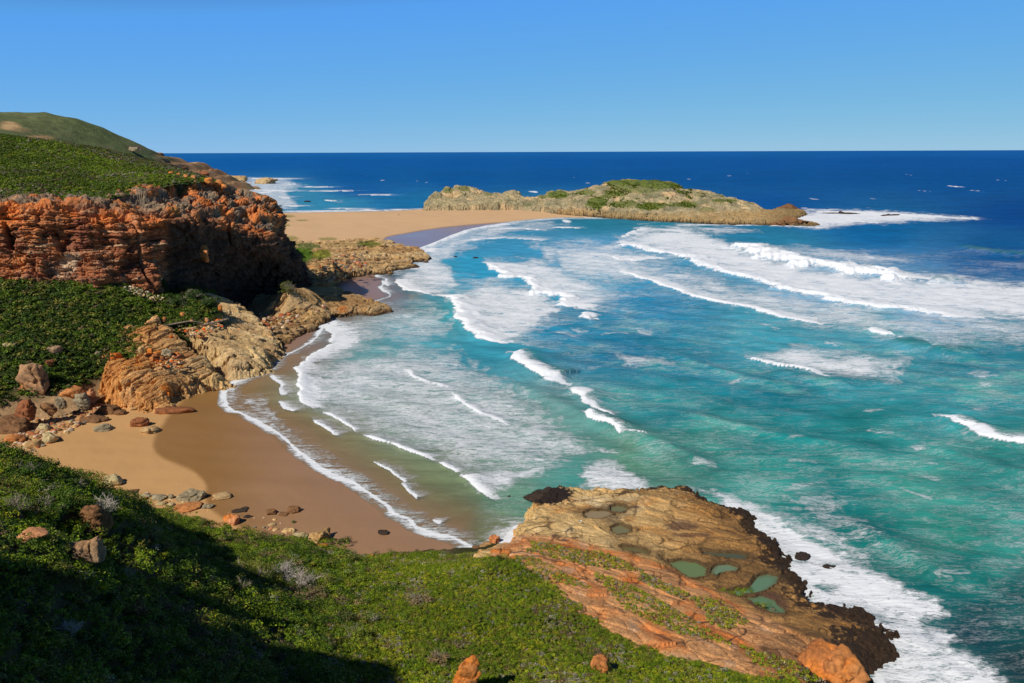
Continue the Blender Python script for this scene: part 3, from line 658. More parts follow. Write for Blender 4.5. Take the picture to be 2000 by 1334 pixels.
c = mixc(np.tile(lin(58, 58, 22), (len(V), 1)), lin(96, 84, 56), ss(-.1, .3, fb3(V, .2, 4, 105)))
hpx, hpy = proj(V)
struct(obj("hillside", V, grid_faces(len(ys), len(xs), Zh > -1), M_SOIL, c))

# ------------------------------------------------------------------ shore platform, lower right
PLAT = [(1000, 1040), (1010, 1010), (1030, 985), (1076, 962), (1118, 955), (1135, 957), (1200, 964), (1276, 962), (1290, 953), (1340, 958), (1402, 987), (1452, 995), (1484, 1006), (1494, 1036), (1542, 1066), (1562, 1086),
        (1554, 1106), (1592, 1136), (1612, 1168), (1682, 1180), (1722, 1196), (1762, 1222), (1792, 1248), (1772, 1264), (1768, 1296), (1740, 1330), (1700, 1400), (1690, 1700), (1500, 1700), (1250, 1560), (1080, 1380), (960, 1240), (900, 1140), (930, 1090), (960, 1076), (985, 1066)]
PC = Z_((1000, 1060, 2.6), (985, 1060, 1.8), (1080, 975, 2.2), (1130, 968, 2.2), (1200, 978, 2.4), (1276, 970, 2.9), (1340, 970, 2.7), (1480, 1015, 1.5), (1540, 1075, 1.2), (1600, 1145, 1.0), (1680, 1190, 1.0), (1780, 1248, 1.0), (1755, 1300, 1.0), (1700, 1334, 1.2),
        (1200, 1030, 2.8), (1130, 1020, 2.8), (1400, 1080, 2.3), (1500, 1130, 1.7), (1640, 1225, 2.2), (1450, 1160, 1.9), (1100, 1050, 3.6), (1250, 1085, 3.0), (1300, 1095, 2.6), (1400, 1150, 2.2), (1520, 1210, 2.4), (1600, 1250, 2.7),
        (1030, 1085, 5.0), (1150, 1100, 4.6), (1250, 1135, 4.4), (1350, 1180, 4.4), (1450, 1220, 4.2), (1560, 1280, 4.0), (1640, 1330, 4.0), (1060, 1130, 6.2), (1200, 1190, 6.4), (1350, 1260, 6.2), (1480, 1310, 5.6), (1600, 1400, 5.5))
POOLS = [([(1145, 1000), (1156, 996), (1196, 996), (1188, 1004), (1172, 1010), (1148, 1010)], 2.75, 'sandy brown', 'shallow sandy brown rock pool on the tan shelf', (168, 146, 108)),
         ([(1196, 990), (1204, 986), (1216, 988), (1223, 992), (1214, 998), (1198, 997)], 2.6, 'olive', 'little round olive rock pool behind the sandy brown pool', (132, 132, 92)),
         ([(1200, 1028), (1212, 1024), (1226, 1031), (1226, 1037), (1206, 1040), (1200, 1036)], 2.7, 'olive', 'small olive rock pool in the curved hollow mid shelf', (136, 132, 92)),
         ([(1310, 1096), (1330, 1094), (1360, 1097), (1378, 1107), (1388, 1115), (1372, 1121), (1350, 1124), (1328, 1112)], 1.9, 'green', 'oval green rock pool against the orange rock edge', (120, 142, 92)),
         ([(1392, 1118), (1404, 1102), (1424, 1100), (1437, 1106), (1430, 1112), (1410, 1112), (1398, 1120)], 1.8, 'teal', 'small grey green rock pool right of the oval one', (124, 148, 116)),
         ([(1428, 1154), (1444, 1148), (1468, 1144), (1480, 1126), (1500, 1120), (1516, 1124), (1510, 1136), (1488, 1148), (1470, 1158), (1446, 1164)], 1.6, 'jade', 'long bent jade rock pool with foam trickling into its far end', (112, 146, 114)),
         ([(1464, 1167), (1490, 1163), (1510, 1172), (1529, 1190), (1516, 1196), (1488, 1182)], 1.7, 'green', 'jade green rock pool nearest the hillside', (108, 142, 104)),
         ([(1372, 1073), (1400, 1078), (1440, 1079), (1454, 1082), (1452, 1089), (1436, 1088), (1410, 1082), (1376, 1078)], 2.0, 'dark', 'thin dark rock pool in a crack across the shelf', (92, 100, 78)),
         ([(1216, 1066), (1236, 1068), (1256, 1072), (1262, 1078), (1240, 1074), (1220, 1070)], 2.7, 'weed', 'thin weedy rock pool at the foot of the orange belt', (122, 114, 72))]
pool_w = [([tuple(uz(a, b, z)[:2]) for a, b in poly], z) for poly, z, *_ in POOLS]
def plat_pre(X, Y, Z, sd):
    Z = Z + ss(9, 1, sd) * ss(-2, 1, sd) * (.75 * fb2(X * .35, Y * .35, 4, 71) + .35 * fb2(X * 1.4, Y * 1.4, 2, 73) - .25) * ss(-2, 14, X)
    for pw, z in pool_w:
        s = sdf(X, Y, pw) + .45 * fb2(X * .9, Y * .9, 3, 5)
        Z = np.where(s > -2.2, Z + (z - .05 - Z) * ss(-2.2, -.5, s), Z); Z = np.where(s > -.55, z - .75 * ss(-.5, .05, s) + .10 * ss(-.1, -.5, s), Z)
    return Z
def pool_mask(V):
    k = np.ones(len(V))
    for pw, z in pool_w: k = np.minimum(k, np.where(sdf(V[:, 0], V[:, 1], pw) > -.6, .15, 1))
    return k
BELT = [(990, 1050), (1020, 1040), (1100, 1048), (1130, 1052), (1180, 1070), (1230, 1080), (1300, 1105), (1370, 1140), (1440, 1180), (1520, 1215), (1570, 1240), (1620, 1262), (1640, 1300), (1660, 1500), (1200, 1400), (900, 1130)]
EDGE_DARK = [tuple(uz(a, b, .5)[:2]) for a, b in [(1276, 962), (1290, 953), (1340, 958), (1402, 987), (1452, 995), (1484, 1006), (1494, 1036), (1542, 1066), (1562, 1086), (1554, 1106), (1592, 1136), (1612, 1168), (1682, 1180), (1722, 1196), (1762, 1222), (1792, 1248), (1772, 1264), (1768, 1296), (1700, 1334), (1660, 1400)]]
def plat_col(V, c, sd, hsh, idv):
    px, py = proj(V); n = fb3(V, .25, 4, 7); x = sdf(px + 16 * n, py + 9 * n, BELT)
    base = mixc(np.tile(lin(204, 170, 114), (len(V), 1)), lin(166, 124, 72), ss(1150, 1420, px + 90 * n))
    base = mixc(base, lin(176, 124, 66), ss(.0, .3, fb3(V, (.12, .3, .2), 4, 29)) * .7); base = mixc(base, lin(214, 186, 138), ss(.05, .4, n) * ss(1400, 1150, px)); base = base * (1 + .4 * fb3(V, (.5, .5, 1), 4, 17))[:, None]
    base = mixc(base, lin(92, 66, 44), ss(.12, .4, fb3(V, (.22, .5, .3), 4, 19)) * .6 * ss(1180, 1400, px))
    belt = mixc(np.tile(lin(206, 150, 98), (len(V), 1)), lin(208, 124, 62), ss(-.05, .3, fb3(V, .2, 4, 23))); belt = mixc(belt, lin(200, 160, 124), ss(.1, .35, fb3(V, .5, 4, 24)) * .7)
    belt = mixc(belt, lin(140, 90, 60), ss(.15, .4, fb3(V, 1.1, 3, 25)) * .6)
    c = mixc(base, belt, ss(-4, 6, x))
    c = c * (1 + .30 * fb3(V, (1.2, 1.2, 1.2), 3, 91) + .25 * n3(V, (.12, .45, .3), 93))[:, None]
    c = mixc(c, lin(74, 54, 38), ss(.06, 0, np.abs(n3(V + .6 * n3(V, .5, 95)[:, None], (.16, .42, .1), 96))) * ss(-.05, .2, n3(V, .2, 97)) * .8)
    for sd_, fq, th in ((96, (.16, .42, .1), .05), (196, (.5, .14, .1), .035), (296, (.07, .26, .1), .03)):
        c = mixc(c, lin(58, 42, 30), ss(th, 0, np.abs(n3(V + .7 * n3(V, .5, 95)[:, None], fq, sd_))) * ss(-.1, .2, n3(V, .15, sd_ + 1)) * .75)
    c = mixc(c, lin(190, 104, 36), ss(6, 20, x) * ss(30, 16, x) * ss(1350, 1100, px) * .6)
    de = seg_dist(V[:, 0], V[:, 1], EDGE_DARK)[0]; nn = fb3(V, .5, 4, 27) + .75 * fb3(V, 2.2, 3, 28)
    wdt = 3.2 + 3.5 * ss(1300, 1750, px)
    c = mixc(c, lin(40, 30, 24), ss(1.05, .75, de / wdt + .8 * nn) * .95)
    c = mixc(c, lin(94, 66, 36), ss(2.2, 1.0, de / wdt + .8 * nn) * ss(.9, 1.4, de / wdt + .7 * nn) * .7)
    dl = np.hypot((px - 1065) / 55, (py - 965) / 22); c = mixc(c, lin(44, 34, 28), ss(1.05, .9, dl + .5 * nn) * ss(3.4, 2.6, V[:, 2]))
    pm = pool_mask(V); c = mixc(c, lin(66, 54, 38), (pm < .5) * .85)
    for pw, z in pool_w: c = mixc(c, lin(92, 72, 46), ss(-2.6, -.6, sdf(V[:, 0], V[:, 1], pw) + 1.2 * nn) * .55)
    for (a, b, rx, ry) in ((1330, 1028, 36, 9), (1350, 1045, 40, 5), (1240, 990, 14, 3), (1082, 1046, 8, 3), (1103, 1055, 9, 2.5), (1124, 1050, 8, 2.2), (1500, 1175, 40, 20)):
        c = mixc(c, lin(84, 58, 48), ss(1.2, .6, np.hypot((px - a) / rx, (py - b) / ry) + .5 * nn) * .75)
    return c
rockform("rock_shelf", PLAT, PC, .12, 2.6, 1.3, (.22, .34, .91), .8, .20, -1.5, 3, plat_col, M_SHELF, cell=.42, zpoly=.3, label="broad tan and orange rock shelf sloping into the surf below the hillside", cat="rock shelf", pre=plat_pre, crack=.9, nodisp=pool_mask, reg=.4)
m_pool = bpy.data.materials.new("pool_water"); m_pool.use_nodes = True; pb = m_pool.node_tree.nodes["Principled BSDF"]
pa = m_pool.node_tree.nodes.new("ShaderNodeAttribute"); pa.attribute_name = "Col"; m_pool.node_tree.links.new(pa.outputs['Color'], pb.inputs['Base Color'])
pn = m_pool.node_tree.nodes.new("ShaderNodeTexNoise"); pn.inputs['Scale'].default_value = 9; pbm = m_pool.node_tree.nodes.new("ShaderNodeBump"); pbm.inputs['Strength'].default_value = .05
m_pool.node_tree.links.new(pn.outputs[0], pbm.inputs['Height']); m_pool.node_tree.links.new(pbm.outputs[0], pb.inputs['Normal']); pb.inputs['Roughness'].default_value = .08; pb.inputs['Specular IOR Level'].default_value = .6
for (poly, z, _, lab, rgb), (pw, _) in zip(POOLS, pool_w):
    A = np.array(pw); cen = A.mean(0); ang = np.arange(len(A))
    B = np.concatenate([A * .5 + np.roll(A, -1, 0) * .5, A]).reshape(2, -1, 2).transpose(1, 0, 2).reshape(-1, 2)[:, :]  # denser rim
    B = np.stack([A, (A + np.roll(A, -1, 0)) / 2], 1).reshape(-1, 2); B = cen + (B - cen) * (1.10 + .35 / np.maximum(np.linalg.norm(B - cen, axis=1, keepdims=True), .4))
    z = z - .26; n = len(B); mid = cen + (B - cen) * .62; V = np.concatenate([[[cen[0], cen[1], z]], np.c_[mid, np.full(n, z)], np.c_[B, np.full(n, z)], np.c_[B, np.full(n, z - .9)], [[cen[0], cen[1], z - .9]]])
    i = np.arange(n); j = (i + 1) % n
    Fc = np.concatenate([np.stack([0 * i, 1 + i, 1 + j], 1)] + [q for o_ in (1, 1 + n) for q in (np.stack([o_ + i, o_ + n + i, o_ + j], 1), np.stack([o_ + j, o_ + n + i, o_ + n + j], 1))] + [np.stack([0 * i + 3 * n + 1, 1 + 2 * n + j, 1 + 2 * n + i], 1)])
    cc = np.tile(lin(*rgb) * .8, (len(V), 1)); cc[1 + n:] = lin(*rgb) * .35 + lin(104, 84, 54) * .45
    o = obj("rock_pool", V, Fc, m_pool, cc, smooth=False); tag(o, lab, "rock pool", "rock pools on the shelf")

# ------------------------------------------------------------------ green slope under the cliff
SP = Y_((0, 540, 185), (100, 548, 188), (200, 554, 192), (250, 560, 196), (315, 578, 203), (420, 585, 203), (380, 560, 208), (345, 575, 206)) + \
     Z_((0, 812, 2.4), (60, 806, 2.0), (130, 794, 2.2), (190, 768, 2.4), (0, 780, 5), (60, 772, 5), (130, 760, 5.5), (215, 706, 7.5), (290, 652, 9.5), (380, 636, 9), (430, 632, 8), (330, 690, 7.2), (-200, 860, 3), (-60, 840, 2.6)) + \
     Y_((-250, 548, 180), (60, 680, 156), (150, 640, 170), (0, 640, 164), (250, 610, 184), (100, 600, 176), (340, 610, 195), (430, 608, 199), (-200, 680, 150))
SP += [tuple(np.array(p) + d) for p in Y_((0, 540, 185), (200, 554, 192), (315, 578, 203), (-250, 548, 180)) for d in [(0, 10, 2)]]
SP += Z_((440, 660, 2), (455, 620, 4), (500, 620, 2.5), (350, 720, 3), (250, 760, 2.5), (400, 690, 3.5), (470, 600, 5), (560, 560, 5)) + Y_((460, 580, 232), (400, 560, 222), (500, 570, 250), (560, 550, 262))
H_slope = Surf(SP, .3)
res = .5; xs = np.arange(-200, -50, res); ys = np.arange(122, 262, res); X, Y = np.meshgrid(xs, ys)
Z = H_slope(X, Y) + .45 * fb2(X * .1, Y * .1, 4, 201) + .15 * fb2(X * .5, Y * .5, 3, 203)
V = np.stack([X, Y, Z], -1).reshape(-1, 3); spx, spy = proj(V)
c = mixc(np.tile(lin(48, 58, 16), (len(V), 1)), lin(92, 80, 50), ss(.1, .4, fb3(V, .12, 4, 205)) * .6)
slope_dom = [(-300, 920), (-60, 870), (0, 830), (60, 822), (130, 806), (196, 778), (225, 715), (300, 712), (330, 690), (400, 655), (436, 640), (434, 610), (424, 575), (380, 556), (330, 566), (316, 540), (-300, 500)]
c = mixc(c, lin(168, 134, 96), ss(752, 790, spy + .18 * (spx - 60) + 14 * fb3(V, .3, 2, 9)) * .9)
keep = in_poly(spx, spy, slope_dom).reshape(X.shape)
V_, F_, c_ = compact(V, grid_faces(len(ys), len(xs), keep), c)
struct(obj("green_slope", V_, F_, M_SOIL, c_))

# ------------------------------------------------------------------ hill above the cliff and the far hill
TP = Y_((-250, 390, 197), (0, 388, 204), (100, 386, 207), (205, 382, 213), (270, 368, 220), (330, 355, 231), (400, 352, 242), (455, 366, 254), (500, 382, 258),
        (0, 262, 310), (100, 275, 320), (200, 291, 330), (300, 317, 332), (380, 340, 322), (440, 357, 300), (-250, 236, 300), (100, 335, 250), (250, 335, 268), (0, 330, 250), (350, 345, 262), (-250, 320, 245), (200, 310, 296))
TP += [(p[0], p[1] + 45, p[2] - 14) for p in TP[9:16]] + [(p[0], p[1] + 110, p[2] - 40) for p in TP[9:16]] + [(p[0], p[1] - 14, p[2] - 3) for p in TP[:5]] + [(-72, 300, 8), (-74, 278, 22), (-60, 330, 2), (-95, 390, 2)]
H_top = Surf(TP, .4)
res = .8; xs = np.arange(-330, -60, res); ys = np.arange(186, 470, res); X, Y = np.meshgrid(xs, ys)
Z = H_top(X, Y) + .7 * fb2(X * .06, Y * .06, 4, 301) + .3 * fb2(X * .3, Y * .3, 3, 303)
V = np.stack([X, Y, Z], -1).reshape(-1, 3); n = fb3(V, (.05, .05, .05), 4, 305)
c = mixc(np.tile(lin(60, 76, 18), (len(V), 1)), lin(112, 104, 60), ss(.05, .35, n) * .6)
top_w = [tuple(uy(a, b, y)[:2]) for a, b, y in ((-400, 395, 195), (0, 396, 202), (205, 390, 209), (280, 372, 219), (340, 360, 230), (410, 356, 243), (455, 372, 254), (505, 386, 258), (530, 390, 262))]
cutp = top_w[:-1] + [(-94, 262), (-104, 300), (-112, 340), (-130, 480), (-400, 480), (-400, 190)]
keep = in_poly(X, Y, cutp)
V_, F_, c_ = compact(V, grid_faces(len(ys), len(xs), keep), c)
struct(obj("hill_above_cliff", V_, F_, M_SOIL, c_))

FP = Y_((-300, 214, 900), (0, 217, 940), (85, 218, 960), (150, 231, 980), (200, 247, 1000), (260, 274, 1020), (300, 294, 1040), (335, 312, 1060), (385, 329, 1090), (425, 342, 1300), (475, 351, 1380),
        (-100, 300, 560), (0, 270, 600), (60, 280, 620), (150, 297, 700), (240, 300, 820), (300, 318, 900), (380, 340, 1150), (440, 352, 1300))
FP += [(p[0] + 40, p[1] + 120, p[2] * .5) for p in FP[:7]] + [(p[0] + 60, p[1] + 400, -8) for p in FP[:11]] + Z_((500, 356, -4), (480, 362, -4), (440, 372, -4)) + [(-330, 520, 30), (-300, 700, -8), (-260, 480, 0), (-700, 480, 70), (-415, 900, -7), (-400, 1050, -7), (-405, 1200, -7), (-425, 1380, -7), (-340, 800, -12), (-330, 1000, -14), (-330, 1200, -14), (-330, 1450, -14)]
H_far = Surf(FP, 1.0)
xs = np.arange(-900, -330, 3.0); ys = np.arange(480, 1560, 3.5); X, Y = np.meshgrid(xs, ys)
Z = H_far(X, Y) + 3.0 * fb2(X * .012, Y * .012, 4, 401) + 1.0 * fb2(X * .07, Y * .07, 3, 403)
V = np.stack([X, Y, Z], -1).reshape(-1, 3); fpx, fpy = proj(V); n = fb3(V, .015, 4, 405)
c = mixc(np.tile(lin(94, 104, 62), (len(V), 1)), lin(112, 114, 74), ss(-.2, .4, n)); c = mixc(c, lin(78, 90, 52), ss(.1, .4, fb3(V, .05, 3, 407)) * .7); c = c * (1 + .3 * fb3(V, .12, 3, 413))[:, None]
nn = fb3(V, .04, 4, 409)
for (a, b, rx, ry, rgb, am) in ((20, 246, 24, 9, (198, 160, 112), .95), (84, 269, 26, 6, (190, 150, 104), .95), (45, 254, 20, 4, (170, 140, 96), .5), (265, 290, 14, 6, (140, 116, 90), .7), (215, 288, 10, 4, (120, 104, 84), .6), (400, 336, 60, 8, (150, 104, 70), .8), (330, 318, 30, 5, (150, 96, 60), .6)):
    c = mixc(c, lin(rgb[0], rgb[1], rgb[2]), ss(1.2, .6, np.hypot((fpx - a) / rx, (fpy - b) / ry) + .8 * nn) * am)
rk = ss(285, 345, fpx + 30 * nn) * ss(-.25, .2, fb3(V, .03, 4, 421) + .1); c = mixc(c, mixc(np.tile(lin(150, 110, 78), (len(V), 1)), lin(178, 140, 104), ss(-.2, .3, fb3(V, (.03, .03, .15), 4, 423))), rk * .9)
q_ = V[:, 2] + 4 * fb3(V, .02, 3, 425); V[:, 2] += rk * 5 * (ss(.2, .8, (q_ / 9) % 1) - .5)
V_, F_, c_ = compact(V, grid_faces(len(ys), len(xs), Z > -6), c)
struct(obj("far_hill", V_, F_, M_HILLFAR, c_))

# ------------------------------------------------------------------ the cliff and its overhanging headland
CC = [[(-300, 388, 200), (-290, 400, 186), (-290, 440, 184), (-290, 490, 183), (-290, 545, 181), (-290, 560, 176)],
      [(-60, 390, 202), (-50, 402, 188), (-50, 440, 186), (-50, 490, 186), (-50, 543, 183), (-50, 556, 178)],
      [(40, 386, 207), (40, 402, 191), (40, 440, 189), (40, 490, 188), (40, 545, 185), (40, 560, 180)],
      [(120, 384, 210), (120, 402, 194), (120, 440, 192), (120, 490, 191), (120, 550, 188), (120, 566, 183)],
      [(200, 382, 215), (200, 408, 199), (200, 445, 196), (200, 490, 195), (200, 555, 191), (200, 570, 187)],
      [(265, 368, 223), (262, 412, 204), (260, 448, 200), (258, 495, 199), (255, 562, 196), (255, 576, 192)],
      [(325, 354, 234), (318, 418, 209), (312, 455, 206), (308, 500, 204), (312, 575, 200), (312, 590, 197)],
      [(350, 352, 238), (348, 424, 213), (330, 460, 212), (322, 505, 214), (326, 575, 213), (322, 598, 204)],
      [(385, 352, 243), (385, 430, 219), (375, 465, 219), (368, 510, 223), (375, 575, 226), (378, 610, 214)],
      [(425, 356, 249), (425, 438, 224), (420, 470, 225), (418, 512, 230), (425, 575, 238), (425, 622, 218)],
      [(465, 366, 255), (462, 446, 229), (460, 478, 231), (462, 515, 240), (468, 575, 250), (462, 628, 226)],
      [(500, 376, 258), (500, 454, 233), (500, 485, 235), (510, 518, 248), (512, 575, 258), (498, 622, 232)],
      [(525, 384, 260), (530, 460, 237), (540, 488, 239), (556, 516, 250), (560, 560, 262), (545, 598, 244)],
      [(540, 392, 264), (545, 462, 243), (560, 488, 246), (580, 520, 254), (590, 556, 264), (582, 578, 254)],
      [(543, 405, 276), (550, 462, 256), (568, 490, 258), (588, 520, 264), (600, 560, 274), (604, 576, 268)],
      [(540, 405, 300), (552, 460, 285), (568, 490, 285), (588, 522, 285), (600, 560, 290), (604, 576, 285)]]
A = np.array([[uy(a, b, y) for a, b, y in colm] for colm in CC]); A[:7, -1, 2] -= 5.0
def cr(A, n, axis):
    A = np.moveaxis(A, axis, 0); m = len(A); seg = np.linalg.norm(np.diff(A, axis=0), axis=-1).reshape(m - 1, -1).mean(1)
    u = np.concatenate([[0], np.cumsum(seg)]); q = np.linspace(0, u[-1] - 1e-6, n); i = np.clip(np.searchsorted(u, q, 'right') - 1, 0, m - 2); t = (q - u[i]) / seg[i]
    t = t.reshape((-1,) + (1,) * (A.ndim - 1)); p0 = A[np.maximum(i - 1, 0)]; p1 = A[i]; p2 = A[i + 1]; p3 = A[np.minimum(i + 2, m - 1)]
    k = .35; r = p1 + (p2 - p1) * (3 * t * t - 2 * t ** 3) * (1 - 2 * k) + 2 * k * .5 * (2 * p1 * 0 + (p2 - p0) * t + (2 * p0 - 5 * p1 + 4 * p2 - p3) * t * t + (3 * p1 - p0 - 3 * p2 + p3) * t ** 3)
    return np.moveaxis(r, 0, axis)
nr_, nc_ = 240, 620
G = cr(cr(A, nc_, 0), nr_, 1)            # (nc, nr, 3)
G = np.moveaxis(G, 0, 1)                 # rows = profile
V = G.reshape(-1, 3); N = vnormals(V, nr_, nc_)
N *= np.sign((N * (CAM - V)).sum(1, keepdims=True))
tv = np.repeat(np.linspace(0, 1, nr_), nc_); uv = np.tile(np.linspace(0, 1, nc_), nr_)
d, hsh, idv, jt = rock_disp(V, (.12, -.10, 1), 1.7, 1.15, 11, .16, .7, .7)
d2, hs2, id2, jt2 = rock_disp(V, (.14, -.05, 1), .62, .5, 77, .55, .5, .7)
butt = 2.6 * fb3(V, (.11, .11, .03), 3, 13) + 1.3 * fb3(V, (.3, .3, .08), 3, 15)
# slot-like clefts running up the face
cl = n3(V, (.16, .16, .012), 19); cleft = ss(.10, .0, np.abs(cl)) * ss(-.1, .3, n3(V, (.08, .08, .08), 22))
edgef = ss(0, .10, tv) * ss(1.0, .93, tv)
V2 = V + N * ((d + d2 + butt - 2.2 * cleft) * edgef)[:, None]
V2[:, 2] += .5 * (hsh - .5) * edgef
cpx, cpy = proj(V2); nA = fb3(V2, (.09, .09, .5), 5, 31); nB = fb3(V2, (.22, .22, .22), 4, 33); nC = fb3(V2, (.12, .12, 1.4), 4, 35)
c = mixc(np.tile(lin(158, 92, 50), (len(V2), 1)), lin(118, 60, 36), ss(-.2, .3, .4 * nA + .7 * fb3(V2, (.12, .12, .12), 4, 32))); c = mixc(c, lin(186, 110, 50), ss(.05, .35, nB) * .8)
c = mixc(c, lin(196, 160, 118), ss(.12, .4, nC) * .75); c = mixc(c, lin(90, 70, 56), ss(.15, .4, fb3(V2, (.3, .3, .1), 4, 37)) * .7)
vs_ = fb3(V2, (.35, .35, .04), 4, 45); c = mixc(c, lin(176, 150, 122), ss(.14, .36, vs_) * .55); c = mixc(c, lin(70, 48, 38), ss(.12, .34, -vs_) * .6)
c = mixc(c, lin(204, 176, 140), ss(.2, .42, fb3(V2, (.16, .16, .1), 4, 39)) * ss(.5, .75, tv) * .8)
lip = ss(.30, .40, tv) * ss(.56, .44, tv)
c = mixc(c, lin(206, 112, 38), np.clip(lip * (.55 + 1.3 * nB), 0, 1) * .85)
ter = ss(.42, .30, tv)                                     # terrace on top: grey beds with lichen
tc_ = mixc(np.tile(lin(106, 92, 76), (len(V2), 1)), lin(160, 128, 92), ss(-.1, .35, nC)); tc_ = mixc(tc_, lin(120, 70, 42), ss(.0, .3, fb3(V2, .15, 3, 49)) * .7); tc_ = mixc(tc_, lin(204, 112, 42), ss(.04, .26, nB + .15 * (hsh - .5) + .12 * ss(380, 500, cpx)) * .85)
tc_ = mixc(tc_, lin(72, 84, 28), ss(.18, .34, fb3(V2, .14, 4, 41)) * .8)
c = mixc(c, tc_, ter)
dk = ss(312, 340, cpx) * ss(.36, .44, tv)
c = mixc(c, lin(46, 40, 36), dk * .9)  # near-black shade of the headland face and cave painted into the rock colour
c = mixc(c, lin(128, 112, 94), .14 + .3 * np.clip(fb3(V2, .1, 3, 47), 0, 1)); c = c * (1.30 + .45 * fb3(V2, 1.2, 3, 43))[:, None]
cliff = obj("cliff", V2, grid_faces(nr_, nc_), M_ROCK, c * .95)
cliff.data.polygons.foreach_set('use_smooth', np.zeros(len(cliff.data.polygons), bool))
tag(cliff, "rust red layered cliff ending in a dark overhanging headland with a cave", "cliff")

# ------------------------------------------------------------------ rock spurs between cliff and beach
CR = dict(mat=M_ROCK)
rockform("rock_outcrop", [(186, 780), (184, 757), (198, 737), (214, 706), (240, 704), (272, 712), (300, 698), (332, 696), (352, 704), (402, 722), (442, 736), (467, 742), (440, 751), (402, 757), (362, 768), (348, 778), (352, 792), (312, 798), (272, 804), (240, 794), (214, 794)],
   Z_((192, 770, 3.5), (200, 745, 5.8), (220, 718, 7.2), (240, 712, 7.8), (262, 722, 6.8), (240, 750, 5.2), (262, 780, 3.0), (300, 785, 2.6), (330, 770, 2.8), (300, 720, 6.0), (330, 706, 6.2), (360, 716, 5.0), (400, 735, 3.4), (440, 742, 2.0), (380, 748, 2.6), (330, 740, 4.6), (290, 750, 4.6)),
   .14, 3.2, .9, (.75, -.35, .35), 1.1, .75, -.5, 5, lambda V, c, sd, h, i: mixc(c, lin(212, 130, 48), ss(420, 200, proj(V)[0] + 90 * fb3(V, .2, 3, 3)) * .55), zpoly=1.5, label="orange and tan craggy rock outcrop running from the slope onto the sand", cat="rock outcrop", wl=False, lich=.25, cell=.24, crack=.9)
rockform("rock_outcrop", [(318, 690), (328, 664), (350, 646), (380, 640), (432, 640), (474, 640), (512, 646), (546, 664), (557, 684), (538, 700), (532, 716), (502, 724), (452, 732), (428, 730), (398, 716), (358, 706)],
   Z_((325, 685, 6.5), (340, 665, 7.5), (385, 650, 8.5), (430, 650, 7.5), (475, 652, 5.5), (520, 664, 3.5), (548, 680, 2), (400, 680, 6.2), (450, 685, 5.6), (490, 690, 4.2), (520, 705, 2.2), (450, 715, 3.2), (400, 700, 4.6), (365, 695, 5.2)),
   .16, 3.0, .9, (.35, -.75, .45), 1.5, .9, -.5, 6, None, zpoly=1.5, label="pale tan blocky rock outcrop with parallel beds below the boardwalk", cat="rock outcrop", wl=False, lich=.10, cell=.2, crack=.9, rcol=lin(216, 184, 128))
rockform("rock_spur", [(436, 650), (470, 620), (500, 600), (540, 575), (575, 558), (610, 556), (640, 568), (668, 584), (700, 588), (740, 594), (772, 604), (748, 617), (700, 613), (655, 618), (632, 634), (604, 650), (572, 668), (545, 672), (505, 656), (470, 650)],
   Z_((440, 640, 3), (480, 628, 2.2), (510, 605, 3.0), (530, 588, 5.5), (553, 572, 9), (575, 563, 10), (600, 568, 8.5), (590, 590, 6), (630, 580, 5), (670, 595, 2.8), (700, 600, 2.2), (745, 606, 1.2), (640, 605, 2.4), (600, 625, 2.0), (560, 650, 1.8), (540, 620, 3.2), (500, 640, 3.0)) ,
   .18, 2.2, 1.1, (.5, -.6, .6), 1.3, .8, -1.2, 7, lambda V, c, sd, h, i: mixc(c, lin(128, 94, 58), .35 + 0 * V[:, 0]), zpoly=.6, label="long brown rock spur reaching into the surf below the cave", cat="rock spur", lich=.12, cell=.2, crack=.8)
def colD(V, c, sd, h, i):
    px, py = proj(V); n = fb3(V, .15, 3, 61)
    for (a, b, rx, ry, rgb) in ((592, 496, 22, 20, (84, 110, 26)), (630, 497, 20, 10, (124, 122, 44)), (720, 476, 24, 6, (120, 118, 50)), (600, 480, 30, 6, (110, 112, 60)), (660, 478, 40, 5, (176, 146, 96))):
        c = mixc(c, lin(*rgb), ss(1.15, .75, np.hypot((px - a) / rx, (py - b) / ry) + .5 * n))
    return c
rockform("rock_spur", [(550, 480), (600, 474), (650, 476), (690, 470), (735, 468), (782, 480), (820, 492), (843, 503), (838, 511), (802, 510), (824, 520), (772, 527), (778, 536), (722, 534), (690, 542), (662, 556), (640, 572), (600, 580), (575, 560), (560, 520)],
   Z_((556, 482, 2), (600, 476, 2), (650, 477, 1.8), (695, 471, 2), (738, 470, 2), (782, 481.5, 1), (520, 500, 4), (575, 494, 9), (605, 488, 7), (650, 483, 5), (700, 478, 5.5), (735, 477, 5), (780, 484, 4.5), (835, 503, 1.2), (700, 492, 6), (650, 500, 7), (600, 512, 9), (620, 530, 6), (740, 510, 3), (770, 520, 1.5), (700, 525, 2.5), (650, 548, 2.5), (610, 565, 3.5), (580, 545, 7)),
   .25, 2.6, 1.4, (.6, -.5, .6), 1.8, 1.1, -1.2, 8, colD, zpoly=.6, label="wide tan rock spur with grass patches dividing the two beaches", cat="rock spur", lich=.14, cell=.14, crack=.8)

